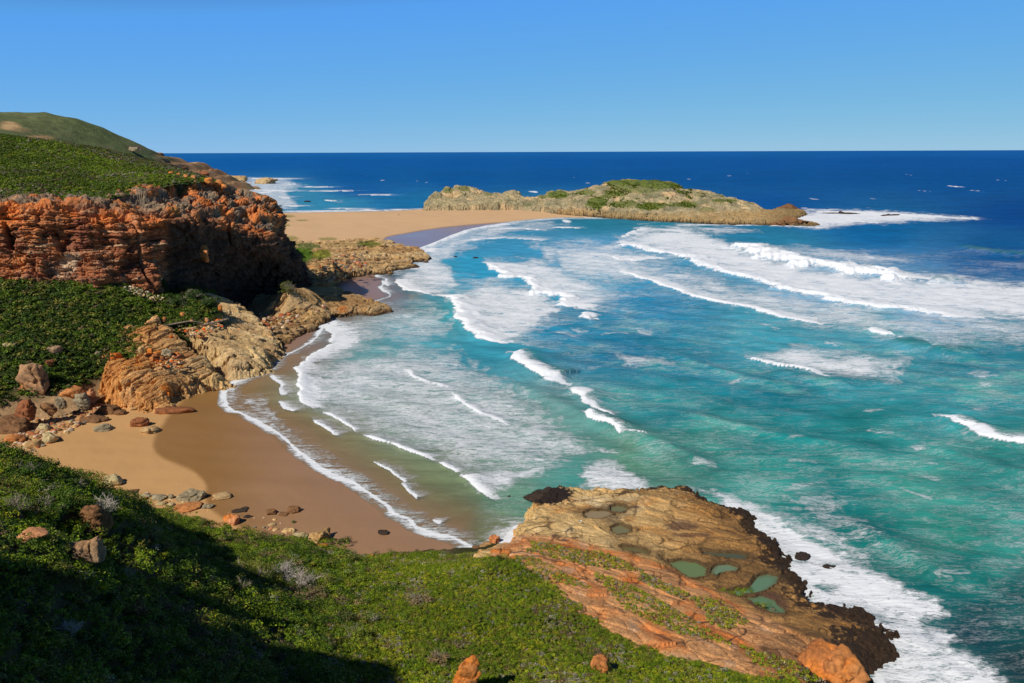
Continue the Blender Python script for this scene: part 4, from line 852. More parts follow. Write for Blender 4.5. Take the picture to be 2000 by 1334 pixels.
# ------------------------------------------------------------------ the island at the end of the sand spit
IP = [(826, 408, 3), (840, 409, 2.6), (900, 410, 2.6), (1000, 408.5, 3), (1050, 411, 3), (1090, 418, 1.5), (1150, 424), (1250, 431), (1350, 436), (1440, 440), (1500, 440), (1600, 443), (1602, 438), (1545, 432), (1575, 421), (1590, 414), (1545, 406, 0), (1500, 402, 0), (1440, 390, 0), (1330, 384, 0), (1200, 386, 0), (1100, 392, 0), (960, 398, 0), (850, 401, 0), (822, 404)]
def hz_(*a): return [tuple(uy(p, q, y)) for p, q, y in a]
IC = hz_((834, 398, 705), (842, 380, 712), (850, 376, 716), (872, 365, 720), (892, 363, 722), (915, 360.5, 724), (928, 364, 724), (945, 374, 722), (965, 377, 720), (985, 378, 718), (1003, 368, 716), (1013, 374, 715), (1018, 384, 714), (1032, 388.5, 712), (1052, 383, 708), (1074, 371, 704),
         (1100, 371.5, 700), (1140, 370.5, 692), (1166, 362, 686), (1200, 353, 680), (1226, 350, 676), (1280, 350.5, 670), (1312, 356, 666), (1342, 369, 664), (1364, 373, 664), (1396, 371.5, 664), (1400, 381, 662), (1411, 379, 660), (1415, 388, 658), (1440, 386, 655), (1468, 395, 650), (1480, 398, 646), (1490, 413, 640), (1530, 407, 640), (1556, 406.5, 640), (1572, 420, 628))
IC += [(p[0], p[1] + 22, max(p[2] - 16, -1)) for p in IC[::2]]
IC += Z_((850, 406, 4.5), (900, 406, 5), (960, 405, 5), (1010, 405, 5), (1060, 407, 5), (1100, 412, 4.6), (1150, 418, 4), (1250, 424, 5), (1350, 428, 5), (1440, 430, 5), (1490, 433, 4), (1510, 428, 4.5), (1590, 440, 1.2), (1540, 437, 2.4), (1520, 436, 1.5))
IC += hz_((1250, 400, 628), (1150, 400, 640), (1350, 402, 625), (1440, 408, 622), (1250, 372, 650), (930, 384, 708), (870, 384, 708), (1060, 394, 692), (1430, 420, 610))
def colI(V, c, sd, h, i):
    px, py = proj(V); n = fb3(V, .06, 4, 71); n1 = fb3(V, .2, 3, 72)
    c = mixc(np.tile(lin(166, 150, 114), (len(V), 1)), lin(128, 120, 92), ss(-.15, .3, n)); c = mixc(c, lin(206, 172, 126), ss(.08, .35, fb3(V, (.09, .05, .15), 4, 73)) * .8)
    c = c * (1 + .4 * n1)[:, None]
    g = 0
    for (a, b, rx, ry, s) in ((1255, 356, 66, 8, 1), (1300, 362, 30, 9, 1), (1215, 366, 26, 8, .8), (1260, 372, 40, 6, .7), (1166, 396, 24, 12, 1), (1090, 380, 20, 8, 1), (1195, 378, 22, 8, .9), (1145, 376, 20, 5, .8), (1270, 402, 34, 7, 1), (1335, 400, 34, 6, .9), (1215, 398, 30, 6, .8), (1412, 392, 26, 4, .9), (905, 368, 12, 5, .7), (876, 372, 10, 7, .6), (1060, 384, 8, 4, .8), (1410, 376, 12, 7, .55), (1030, 400, 12, 4, .5), (1380, 410, 20, 5, .5), (955, 378, 10, 4, .5)):
        g = np.maximum(g, s * ss(1.15, .75, np.hypot((px - a) / rx, (py - b) / ry) + 1.1 * n + .5 * n1))
    c = mixc(c, mixc(np.tile(lin(96, 108, 42), (len(V), 1)), lin(72, 86, 38), ss(-.2, .3, n1)), g * .95)
    c = mixc(c, lin(100, 108, 50), ss(.1, .3, fb3(V, .3, 3, 74)) * .45 * ss(5, 9, V[:, 2]))
    lo = ss(7, 3.5, V[:, 2] + 2 * n1) * (px > 1090); c = mixc(c, lin(168, 136, 88), lo * .8)
    c = mixc(c, lin(44, 36, 30), ss(1.8, .7, V[:, 2] + .8 * n1) * (px > 1060) * .95)
    c = mixc(c, lin(112, 92, 58), ss(1470, 1540, px) * .6)
    return c
isl, H_isl = rockform("island", IP, IC, .55, 4.0, 2.0, (.55, .3, .7), 3.2, 1.2, -2, 9, colI, M_ROCKFAR, cell=.09, zpoly=0, label="low rocky island with green scrub at the end of the sand spit", cat="island", wl=False, crack=.9, reg=.6)
#@@PART3
# ------------------------------------------------------------------ vegetation
def leaves(C, r, hs, K, leaf, colb, rng, up=.35, jit=.25, thin=.55):
    """C bush centres (n,3), r radii -> quads spread through each crown"""
    n = len(C); m = n * K; i = np.repeat(np.arange(n), K)
    d = rng.normal(size=(m, 3)); d[:, 2] = np.abs(d[:, 2]) * .9 - .12; d /= np.linalg.norm(d, axis=1, keepdims=True)
    # lumps: leaves gather on a few sub-domes of each crown
    lump = rng.normal(size=(n, 5, 3)); lump[..., 2] = np.abs(lump[..., 2]); lump /= np.linalg.norm(lump, axis=2, keepdims=True)
    lj = lump[i, rng.randint(0, 5, m)]
    rad = r[i] * (.55 + .45 * rng.rand(m) ** .5)
    p = d * rad[:, None] * .62 + lj * (r[i] * .52)[:, None]
    p[:, 2] *= hs; p += C[i]
    nn = d + lj * .5 + rng.normal(size=(m, 3)) * .55; nn[:, 2] += up; nn /= np.linalg.norm(nn, axis=1, keepdims=True)
    t = np.cross(nn, rng.normal(size=(m, 3))); t /= np.linalg.norm(t, axis=1, keepdims=True) + 1e-9; b = np.cross(nn, t)
    sz = (leaf if np.ndim(leaf) == 0 else leaf[i]) * (.6 + .8 * rng.rand(m))
    a = t * sz[:, None]; bb = b * (sz * thin)[:, None]
    Q = np.stack([p - a, p - bb + nn * (sz * .15)[:, None], p + a, p + bb + nn * (sz * .15)[:, None]], 1).reshape(-1, 3)
    c = colb[i] * (1 + jit * rng.normal(size=(m, 1))).clip(.45, 1.8)
    c[:, 0] *= 1 + .12 * rng.normal(size=m)
    return Q, np.arange(m * 4).reshape(m, 4), np.repeat(c, 4, 0)
def jgrid(x0, x1, y0, y1, sp, rng):
    X, Y = np.meshgrid(np.arange(x0, x1, sp), np.arange(y0, y1, sp)); X = X + rng.uniform(-.55, .55, X.shape) * sp; Y = Y + rng.uniform(-.55, .55, Y.shape) * sp
    return X.ravel(), Y.ravel()
G1, G2, G3, YG, OL, GB, GYC = lin(98, 120, 22), lin(122, 142, 24), lin(66, 90, 22), lin(160, 162, 34), lin(132, 132, 50), lin(128, 110, 76), lin(156, 150, 124)
def vegetation(name, H, box, sp, rfun, K, leaf, colfun, keep, seed, hs=.75, sink=.15, up=.35, thin=.55, jit=.25):
    rng = np.random.RandomState(seed); X, Y = jgrid(*box, sp, rng); Z = H(X, Y); P = np.stack([X, Y, Z], -1); px, py = proj(P)
    k = (px > -140) & (px < 2140) & (py < 1460) & keep(P, px, py); P = P[k]; px = px[k]; py = py[k]
    r = rfun(P, px, py, rng); c = colfun(P, px, py, rng); P[:, 2] += r * sink
    lf = leaf(P, px, r) if callable(leaf) else leaf
    Q, Fc, cc = leaves(P, r, hs, K, lf, c, rng, up=up, thin=thin, jit=jit)
    return struct(obj(name, Q, Fc, M_LEAF, cc, smooth=False), 'stuff')
def pick(rng, n, opts, w):
    w = np.clip(np.array(w), 0, None); w = w / w.sum(0); u = rng.rand(n); cs = np.cumsum(w, 0); k = (u[None] > cs).sum(0).clip(0, len(opts) - 1)
    return np.array(opts)[k]
PS = Surf(PC, .4)
def mound(X, Y):
    return .35 * fb2(X * .14, Y * .14, 4, 101) + 1.5 * np.clip(fb2(X * .28, Y * .28, 3, 701) - .02, 0, .7) * ss(26, 36, Y) + .25 * np.clip(fb2(X * .8, Y * .8, 2, 703), 0, 1)
def hill_keep(P, px, py):
    n = fb2(P[:, 0] * .35, P[:, 1] * .35, 3, 501); x = sdf(px + 34 * n, py + 14 * n, [(960, 1075), (1020, 1058), (1120, 1075), (1250, 1110), (1340, 1160), (1450, 1210), (1560, 1250), (1640, 1300), (1700, 1500), (1520, 1334), (1400, 1304), (1250, 1262), (1140, 1195), (1060, 1130), (1000, 1098)])
    over = P[:, 2] > PS(P[:, 0], P[:, 1]) + .1
    return ((x < 0) | over) & (P[:, 2] > .6) & (px < 1640) & (P[:, 1] > 14) & (P[:, 1] < 108)
def hill_col(P, px, py, rng):
    a = fb3(P, .11, 3, 511); b = fb3(P, .23, 3, 513); c = fb3(P, .07, 3, 515); rt_ = ss(560, 900, px)
    n = len(P); w = [.9 + 1.6 * a, .7 - 1.5 * a + .8 * b, .5 + b * 1.2 - rt_ * .3, (.15 + 1.3 * b) * (.4 + 1.3 * rt_), .35 + .9 * c, ss(.06, .3, c + .35 * b) * 3.0 + .06, ss(.10, .4, a - .5 * b) * 1.6 * rt_ + .04]
    return pick(rng, n, [G1, G2, G3, YG, OL, GB, GYC], w) * (.88 + .35 * rng.rand(n, 1)) * (1 + .5 * fb3(P, .5, 2, 517))[:, None]
def grass_col(P, px, py, rng):
    a = fb3(P, .09, 4, 611); b = fb3(P, .2, 3, 613); n = len(P)
    return pick(rng, n, [G2, YG, OL, GB, GYC, G1], [.8 + 1.5 * a, .35 + 1.8 * b, .5 - a, ss(.0, .35, -a + .3 * b) * 1.2 + .05, ss(.05, .4, b - .6 * a) * 1.1 + .05, .5 - b]) * (.9 + .25 * rng.rand(n, 1)) * (1 + .35 * fb3(P, .12, 3, 617))[:, None]
vegetation("grass", lambda X, Y: H_hill(X, Y) + .35 * fb2(X * .14, Y * .14, 4, 101) + .35 * (mound(X, Y) - .35 * fb2(X * .14, Y * .14, 4, 101)), (-40, 44, 16, 106), .30, lambda P, px, py, rng: .13 + .20 * rng.rand(len(P)), 34, lambda P, px, r: .05 + .16 * r, grass_col,
           lambda P, px, py: hill_keep(P, px, py) & (px + 140 * fb2(P[:, 0] * .12, P[:, 1] * .12, 3, 619) > 640), 11, hs=.7, sink=.3, up=.1, thin=.26)
vegetation("scrub", lambda X, Y: H_hill(X, Y) + mound(X, Y), (-60, 44, 16, 106), .56,
           lambda P, px, py, rng: (.24 + .5 * rng.rand(len(P)) ** 3 + 1.5 * np.clip(fb3(P, .22, 3, 521) - .05, 0, .6)) * (1.2 - .4 * ss(520, 900, px)), 104,
           lambda P, px, r: (.052 + .032 * r) * (1 - .25 * ss(600, 1000, px)), hill_col, lambda P, px, py: hill_keep(P, px, py) & ((px + 140 * fb2(P[:, 0] * .12, P[:, 1] * .12, 3, 619) < 700) | (fb2(P[:, 0] * .3, P[:, 1] * .3, 3, 621) > .22)), 1, hs=.85)
def belt_keep(P, px, py):
    n = fb2(P[:, 0] * .4, P[:, 1] * .4, 3, 531); q = np.full(len(P), -99.)
    for poly in ([(1040, 1062), (1075, 1064), (1120, 1078), (1180, 1082), (1215, 1096), (1246, 1112), (1180, 1110), (1100, 1092), (1030, 1078)], [(1350, 1168), (1400, 1172), (1440, 1198), (1454, 1214), (1430, 1230), (1390, 1220), (1372, 1190)], [(1250, 1120), (1340, 1160), (1330, 1168), (1240, 1130)],
                 [(1160, 1120), (1240, 1150), (1330, 1200), (1420, 1256), (1330, 1240), (1220, 1190)], [(1440, 1262), (1560, 1300), (1600, 1330), (1500, 1320)], [(1004, 1086), (1050, 1096), (1150, 1150), (1060, 1130)]):
        q = np.maximum(q, sdf(px + 30 * n, py + 12 * n, poly))
    return (q > -2) & (rng_k.rand(len(P)) < .8)
rng_k = np.random.RandomState(77)
vegetation("heath", lambda X, Y: np.maximum(PS(X, Y), H_hill(X, Y)), (0, 44, 50, 92), .34, lambda P, px, py, rng: .14 + .2 * rng.rand(len(P)), 22, .075,
           lambda P, px, py, rng: pick(rng, len(P), [YG, OL, G2, GYC, GB], [.8 + 0 * px, .7 + 0 * px, .6 + 0 * px, .4 + fb3(P, .3, 2, 3), .35 + 0 * px]), belt_keep, 2, hs=.6, sink=.45)
def slope_col(P, px, py, rng):
    a = fb3(P, .06, 3, 541); b = fb3(P, .14, 3, 543); n = len(P)
    return pick(rng, n, [G1, G3, OL, GB], [.7 + 1.2 * a, .9 - a, .35 + .8 * b, .06 + ss(.15, .5, b) * .8]) * (.72 + .3 * rng.rand(n, 1)) * (1 + .5 * fb3(P, .3, 2, 547))[:, None]
def slope_keep(P, px, py):
    n = fb2(P[:, 0] * .2, P[:, 1] * .2, 3, 551)
    return (sdf(px + 22 * n, py + 12 * n, [(-300, 862), (-60, 826), (0, 800), (40, 786), (95, 782), (140, 764), (190, 752), (214, 702), (262, 705), (300, 690), (330, 676), (345, 655), (425, 632), (428, 600), (420, 570), (340, 578), (300, 566), (250, 560), (200, 552), (100, 548), (-300, 548)]) > 0)
vegetation("slope_scrub", lambda X, Y: H_slope(X, Y) + .45 * fb2(X * .1, Y * .1, 4, 201), (-190, -60, 124, 232), .95, lambda P, px, py, rng: .5 + .7 * rng.rand(len(P)) ** 2 + .5 * np.clip(fb3(P, .1, 2, 553), 0, 1), 44, .22, slope_col, slope_keep, 3, hs=.8)
def top_col(P, px, py, rng):
    a = fb3(P, .035, 3, 561); b = fb3(P, .09, 3, 563); n = len(P); gr = ss(.0, .35, fb3(P, (.03, .03, .03), 3, 565) + .22 * ss(140, 330, px) + .06)
    return pick(rng, n, [G2, G1, YG, GB, GYC], [.8 + 1.5 * a, .9 - 1.5 * a, .04 + b * .3, .10 + gr * 1.2, gr * .9 + .04]) * (.62 + .2 * rng.rand(n, 1)) * (1 + 1.0 * fb3(P, .05, 3, 567))[:, None]
vegetation("hill_scrub", H_top, (-300, -80, 192, 345), 1.15, lambda P, px, py, rng: .40 + .6 * rng.rand(len(P)) ** 2, 20, .27, top_col,
           lambda P, px, py: in_poly(P[:, 0], P[:, 1], cutp) & (fb2(P[:, 0] * .08, P[:, 1] * .08, 3, 571) + .2 - .5 * ss(250, 420, px) * ss(340, 356, py) > -.3), 4, hs=.5, jit=.12, up=.7)
def isl_mask(P, px, py):
    n = fb3(P, .06, 4, 71); n1 = fb3(P, .2, 3, 72); g = np.zeros(len(P))
    for (a, b, rx, ry, s_) in ((1255, 356, 66, 8, 1), (1300, 362, 30, 9, 1), (1215, 366, 26, 8, .8), (1166, 396, 24, 12, 1), (1090, 380, 20, 8, 1), (1195, 378, 22, 8, .9), (1270, 402, 34, 7, 1), (1335, 400, 34, 6, .9), (1215, 398, 30, 6, .8), (1412, 392, 26, 4, .9)):
        g = np.maximum(g, s_ * ss(1.15, .75, np.hypot((px - a) / rx, (py - b) / ry) + 1.1 * n + .5 * n1))
    return (g > .5) | ((g > .12) & (rng_k.rand(len(P)) < .35)) | ((P[:, 2] > 12) & (fb3(P, .09, 3, 79) > .16))
vegetation("island_scrub", H_isl, (-40, 180, 590, 700), 1.5, lambda P, px, py, rng: .4 + .6 * rng.rand(len(P)), 16, .55, lambda P, px, py, rng: pick(rng, len(P), [G1, G3, OL], [1 + 0 * px, .3 + 0 * px, .8 + 0 * px]), isl_mask, 5, hs=.35, up=1.3, sink=-.1)
#@@PART4
# ------------------------------------------------------------------ loose boulders
import bmesh
def ico(n):
    bm = bmesh.new(); bmesh.ops.create_icosphere(bm, subdivisions=n, radius=1); v = np.array([x.co[:] for x in bm.verts]); f = np.array([[q.index for q in x.verts] for x in bm.faces]); bm.free(); return v, f
ICO = {k: ico(k) for k in (2, 3, 4, 5)}
def rock_shape(rng, sub, sx, sy, sz, flat=0.0, nplane=15, sharp=34):
    v, f = ICO[sub]; n = rng.normal(size=(nplane, 3)); n[:, 2] *= 1 - flat * .6; n /= np.linalg.norm(n, axis=1, keepdims=True); n = np.concatenate([n, [[0, 0, 1], [0, 0, -1], [1, 0, 0], [-1, 0, 0], [0, 1, 0], [0, -1, 0]]])
    d = np.concatenate([rng.uniform(.62, 1.0, nplane), rng.uniform(.75, .95, 6)])
    q = np.maximum(v @ n.T, 1e-3) / d; r = ((q ** sharp).sum(1)) ** (-1 / sharp); r = np.minimum(r, 1.25)
    return v * r[:, None] * np.array([sx, sy, sz]), f
STYLE = {'orange': (lin(198, 134, 78), lin(176, 100, 50), .52), 'rust': (lin(156, 98, 60), lin(116, 70, 46), .3), 'tan': (TAN, BRN, .08), 'pale': (lin(200, 182, 134), lin(168, 146, 100), .0), 'grey': (lin(160, 146, 116), lin(124, 110, 86), .02),
         'brown': (lin(140, 100, 64), lin(104, 74, 50), .12), 'dark': (lin(70, 56, 46), lin(44, 36, 30), .0), 'pink': (lin(206, 146, 102), lin(186, 112, 70), .35), 'mixed': (lin(160, 138, 108), lin(176, 118, 70), .3)}
BN = [0]
def boulder(px, py, w, h, g, style, label, cat="boulder", name="boulder", deep=.85, rot=None, flat=.2, group=None, sub=4, tilt=0.0, sharp=34, lean=0, hmax=99):
    BN[0] += 1; rng = np.random.RandomState(900 + BN[0])
    if not callable(g) and .7 <= g < 2.8 and py > 780 and name == 'boulder': g = sand_h
    base = hit(px, py + .38 * h, g) if callable(g) else uz(px, py + .38 * h, g)
    m = mpp(base); a = math.atan2(CAM[2] - base[2], np.hypot(base[0], base[1])); sx = w / 2 * m * 1.04; sy = sx * deep
    H = max((h * m - 1.3 * sy * math.sin(a)) / math.cos(a), .30 * h * m); H = min(H, hmax); sz = H * .62
    v, f = rock_shape(rng, sub, sx, sy, sz, flat, sharp=sharp)
    th = rng.uniform(-.5, .5) if rot is None else rot
    c_, s_ = math.cos(th), math.sin(th); v = v @ np.array([[c_, s_, 0], [-s_, c_, 0], [0, 0, 1]])
    if tilt: ct, st_ = math.cos(tilt), math.sin(tilt); v = v @ np.array([[ct, 0, -st_], [0, 1, 0], [st_, 0, ct]])
    v = v + (np.clip(v[:, 2:3], 0, None) * lean) * np.array([[1, 0, 0]])
    P = v + base + np.array([0, sy * .25, H * .24]); R_ = max(sx, sz)
    N = v / (np.linalg.norm(v, axis=1, keepdims=True) + 1e-9)
    d, hsh, idv, jt = rock_disp(P, (.3 + .4 * rng.rand(), -.3, .7), max(.35, R_ * .45), R_ * .16, BN[0], .9 / R_, .8)
    P = P + N * d[:, None]; st = STYLE[style]
    c = rock_cols(P * np.array([1, 1, 1]) * (1.5 / max(R_, .4)) ** .5, hsh, idv, st[0], st[1], lin(206, 184, 140) if style in ('pale', 'tan', 'grey') else st[0] * 1.15, lich=st[2], seed=BN[0])
    o = obj(name, P, f, M_ROCK, c); recenter(o, [float(x) for x in base]); tag(o, label, cat, group); return o
S0 = 1.6
def Gs(X, Y): return H_slope(X, Y) + .45 * fb2(X * .1, Y * .1, 4, 201)
def Gh(X, Y): return H_hill(X, Y) + .35 * fb2(X * .14, Y * .14, 4, 101)
B = boulder
# foot of the green slope
B(66, 735, 58, 66, Gs, 'mixed', "large split grey and orange boulder in the green slope above the upright rust boulder", lean=-.2, sub=5)
B(95, 708, 20, 18, Gs, 'rust', "small rust boulder just behind the large split boulder on the slope")
B(52, 794, 38, 46, 3.5, 'rust', "upright oval rust red boulder at the foot of the slope", flat=0, sub=5)
B(97, 796, 26, 26, 3.2, 'brown', "blocky brown boulder right of the upright rust oval one")
B(118, 782, 20, 26, 3.6, 'grey', "pale grey slab standing between blocky brown boulder and dark wedge")
B(142, 762, 44, 26, 4.2, 'orange', "bright orange peaked boulder behind the grey wedge boulder")
B(161, 778, 30, 36, 3.6, 'grey', "grey wedge boulder with a sharp dark right side", lean=.15)
B(178, 764, 16, 18, 4, 'pink', "small pinkish rock squeezed between grey wedge and orange outcrop")
B(28, 826, 72, 44, 2.6, 'brown', "biggest brown layered boulder at the left end of the beach", sub=5)
B(30, 856, 34, 22, 2.4, 'orange', "orange brown block under the biggest layered boulder")
B(62, 866, 36, 20, 2.2, 'tan', "tan block at the sand edge below the brown boulders")
B(97, 855, 32, 26, 2.2, 'pale', "greenish pale rounded boulder at the edge of the sand")
B(86, 834, 26, 18, 2.5, 'pale', "pale yellow rock among the pebbles behind the greenish boulder")
B(200, 834, 36, 19, 2.0, 'grey', "smooth grey brown boulder alone on dry sand below the rock outcrop")
B(180, 816, 58, 17, 2.2, 'brown', "long low brown rock lying behind the lone grey brown boulder", flat=.6)
B(208, 797, 44, 26, 2.4, 'brown', "brown boulder tucked against the orange outcrop")
B(236, 804, 26, 14, 2.0, 'brown', "small flat brown rock at the outcrop's sandy toe", flat=.5)
B(155, 827, 28, 9, 2.2, 'dark', "thin dark slab lying on the pebbles", flat=.7)
B(262, 796, 22, 12, 2.0, 'tan', "low tan rock half sunk in sand beside the outcrop", flat=.4)
B(272, 823, 38, 24, 1.9, 'rust', "dark rust half of the boulder pair on the beach")
B(289, 837, 42, 22, 1.8, 'tan', "tan half of the boulder pair on the beach")
B(335, 800, 84, 20, 1.7, 'rust', "long low wedge of reddish brown rock running onto wet sand", flat=.6, deep=.4)
# on the green slope
B(14, 673, 28, 15, Gs, 'pale', "pale whitish slab lying in the scrub at the left border")
B(104, 682, 30, 22, Gs, 'mixed', "brown and orange rock in the scrub above the split boulder")
B(148, 628, 16, 8, Gs, 'grey', "small grey stone showing in the dark scrub mid slope")
B(224, 693, 27, 20, Gs, 'orange', "orange mushroom shaped boulder on the slope above the orange outcrop")
B(192, 690, 12, 14, Gs, 'grey', "little grey rock left of the mushroom shaped boulder")
B(324, 688, 24, 20, 6.8, 'grey', "smooth grey boulder at the top of the pale blocky outcrop")
B(291, 684, 14, 12, 8.4, 'orange', "orange rock left of the smooth grey boulder")
B(306, 690, 16, 12, 7.6, 'orange', "orange rock touching the smooth grey boulder")
B(317, 700, 12, 10, 6.9, 'rust', "rust rock just below the smooth grey boulder")
B(297, 700, 14, 9, 7.2, 'orange', "lowest of the orange rocks beside the grey boulder")
B(276, 680, 12, 14, 9, 'tan', "tan rock at the scrub edge left of the orange rocks")
B(321, 624, 11, 16, Gs, 'orange', "tall orange rock standing behind the boardwalk")
B(331, 631, 9, 9, Gs, 'orange', "small orange rock right of the tall one by the boardwalk", sub=3)
B(315, 636, 7, 9, Gs, 'orange', "small orange rock left of the tall one by the boardwalk", sub=3)
B(358, 615, 13, 15, Gs, 'orange', "round orange rock high in the scrub above the boardwalk")
B(374, 627, 16, 8, Gs, 'pink', "flat pinkish orange rock behind the boardwalk landing", sub=3)
B(405, 625, 9, 13, 9, 'pink', "upright pink rock behind the upper boardwalk ramp")
B(427, 626, 15, 9, 8.6, 'orange', "orange rock heap at the dark cave edge", sub=3)
B(429, 600, 9, 13, 13.5, 'orange', "orange rock poking out at the right end of the scrub beside the cave")
B(258, 640, 14, 9, Gs, 'tan', "tan stone beside the left end of the boardwalk", sub=3)
B(345, 690, 12, 10, 6.6, 'orange', "little bright orange rock on the pale outcrop", sub=3)
B(392, 655, 18, 10, 8.2, 'orange', "vivid orange lichen rock on top of the pale blocky outcrop", sub=3)
# headland details
o = B(550, 507, 62, 46, 12.5, 'mixed', "lichen covered ledge boulder jutting from the headland's right foot", deep=.6, flat=.5, sub=5)
B(400, 490, 17, 36, lambda X, Y: np.where(Y > 217, 60., -5.), 'orange', "small sunlit orange pinnacle inside the shaded headland face", name="rock_pinnacle", cat="rock pinnacle", flat=0)
for (x, y, w, h), lab in zip([(364, 344, 14, 10), (377, 347, 12, 9), (348, 340, 12, 8), (408, 352, 20, 12), (426, 356, 17, 12), (438, 362, 12, 10), (334, 337, 10, 7)],
        ["orange rock on the skyline ridge, fourth from the sea end", "orange rock on the skyline ridge, between the two small ones and the big pair", "orange rock on the skyline ridge, second from the inland end",
         "biggest orange boulder on the skyline ridge above the cliff", "orange boulder just seaward of the biggest one on the ridge", "last orange rock at the sea end of the skyline ridge", "smallest orange rock at the inland end of the skyline ridge"]):
    B(x, y, w, h, H_top, 'orange', lab, group="orange rocks along the ridge", sub=3)
for x, y, w, h, Yd, st, lab in ((302, 303, 50, 18, 1030, 'rust', "reddish crag low on the shoulder of the distant hill"), (345, 326, 44, 12, 1060, 'brown', "brown rock band below the reddish crag on the distant hill"), (392, 340, 40, 12, 1080, 'rust', "rusty rocks at the seaward toe of the distant hill"), (262, 290, 26, 7, 1000, 'grey', "grey rock face above the reddish crag on the distant hill")):
    B(x, y, w, h, float(uy(x, y + h * .4, Yd)[2]), st, lab, name="rock_crag", cat="rock crag", deep=.5, sub=5, flat=.3)
# sandy beach and its lower edge
B(219, 935, 42, 34, 2.0, 'pale', "big pale cream boulder alone on the dry sand", sub=5, flat=0, sharp=10)
B(252, 960, 33, 9, 1.9, 'brown', "flat purplish brown slab left of the grey boulder cluster", flat=.7)
B(285, 966, 24, 12, 1.8, 'grey', "leftmost grey boulder of the cluster below the cream boulder")
B(309, 970, 36, 15, 1.8, 'grey', "longest grey boulder of the cluster below the cream boulder", flat=.4)
B(333, 969, 15, 12, 1.8, 'grey', "right end grey boulder of the cluster next to the layered slab")
B(277, 975, 11, 10, 1.8, 'tan', "small tan rock under the leftmost grey boulder", sub=3)
B(313, 982, 24, 10, 1.7, 'pale', "pale rock in front of the longest grey boulder", sub=3)
B(333, 984, 15, 10, 1.7, 'pale', "small whitish rock below the right end of the grey cluster", sub=3)
B(374, 966, 54, 26, 1.6, 'grey', "large layered grey slab pointing toward the wet sand", flat=.4, sub=5)
B(432, 965, 42, 18, 1.4, 'tan', "tan wedge rock alone right of the layered grey slab", flat=.4)
B(362, 990, 58, 14, 1.6, 'orange', "low bright orange rock at the grass edge", flat=.5)
B(403, 988, 30, 12, 1.5, 'grey', "grey rock touching the right end of the low orange rock", flat=.4)
B(453, 1013, 34, 28, 1.4, 'pink', "pointed tan pink boulder at the scrub edge casting a black shadow")
B(468, 996, 34, 9, 1.2, 'dark', "dark weedy slab behind the pointed tan pink boulder", flat=.7)
B(484, 1008, 20, 6, 1.2, 'dark', "thin dark slab right of the pointed tan pink boulder", flat=.7, sub=3)
B(530, 999, 26, 17, 1.0, 'brown', "left block of the two brown rocks sitting in wet sand")
B(545, 1005, 36, 6, .9, 'brown', "low brown ledge joining the two rocks in wet sand", flat=.7, sub=3)
B(572, 995, 25, 16, .9, 'brown', "right rounded block of the two brown rocks in wet sand")
B(530, 1023, 18, 8, 1.0, 'tan', "small tan stone on wet sand below the brown pair", sub=3)
B(537, 1033, 13, 6, 1.0, 'tan', "smallest tan stone on wet sand near the scrub", sub=3)
B(564, 1034, 28, 14, 1.1, 'tan', "tan rock at the left of the tall split boulder group", flat=.3)
B(590, 1044, 32, 22, 1.1, 'pale', "pale rounded rock beside the tall split boulder")
B(623, 1044, 50, 40, 1.1, 'tan', "tall split tan boulder with a dark cleft at the wet sand", flat=0, sub=5)
B(627, 1074, 44, 24, 1.6, 'orange', "orange boulder at the scrub edge under the tall split boulder")
B(556, 1052, 16, 9, 1.4, 'tan', "little tan rock at the scrub edge left of the pale rock", sub=3)
B(582, 1063, 22, 9, 1.4, 'pink', "pink stone at the scrub edge below the pale rock", sub=3)
B(748, 1039, 22, 12, .8, 'dark', "dark stone alone on the wet sand near the swash")
B(718, 1093, 38, 24, 1.2, 'orange', "orange boulder peeking over the middle of the scrub edge")
B(849, 1100, 14, 12, 1.6, 'pale', "pale stone at the right end of the scrub edge", sub=3)
B(966, 1053, 24, 28, 1.6, 'pink', "upright pinkish boulder at the left tip of the rock shelf")
B(948, 1063, 30, 16, 1.6, 'tan', "tan boulder left of the upright pinkish one")
B(930, 1068, 20, 10, 1.4, 'brown', "low reddish rock at the sand end of the rock shelf", flat=.4, sub=3)
B(976, 1079, 50, 20, 4.4, 'orange', "wide orange boulder in the scrub above the rock shelf tip", flat=.3)
B(999, 1093, 20, 20, 5.2, 'orange', "round orange boulder right below the wide orange one")
B(905, 1322, 60, 76, Gh, 'orange', "craggy peaked orange brown boulder at the lower border in the scrub", flat=0, sub=5)
B(1175, 1298, 44, 46, Gh, 'orange', "bright orange lichen boulder standing alone in the lower scrub", flat=0, sub=5)
B(1640, 1290, 112, 112, 3.4, 'orange', "huge cracked orange slab at the lower right of the rock shelf", flat=.3, deep=1.25, sub=5, rot=.6, sharp=26, hmax=3.6)
# knob in the near scrub
B(164, 1064, 84, 66, lambda X, Y: Gh(X, Y) + .5, 'mixed', "broken grey and orange boulder in front of the near knob's bushes", flat=0, sub=5)
B(186, 1004, 62, 64, lambda X, Y: Gh(X, Y) + .5, 'brown', "dark layered rock wall on the shaded side of the near knob", flat=.3, sub=5)
B(62, 1042, 52, 24, lambda X, Y: Gh(X, Y) + .4, 'pink', "orange white rock patch left in the near knob scrub", flat=.3)
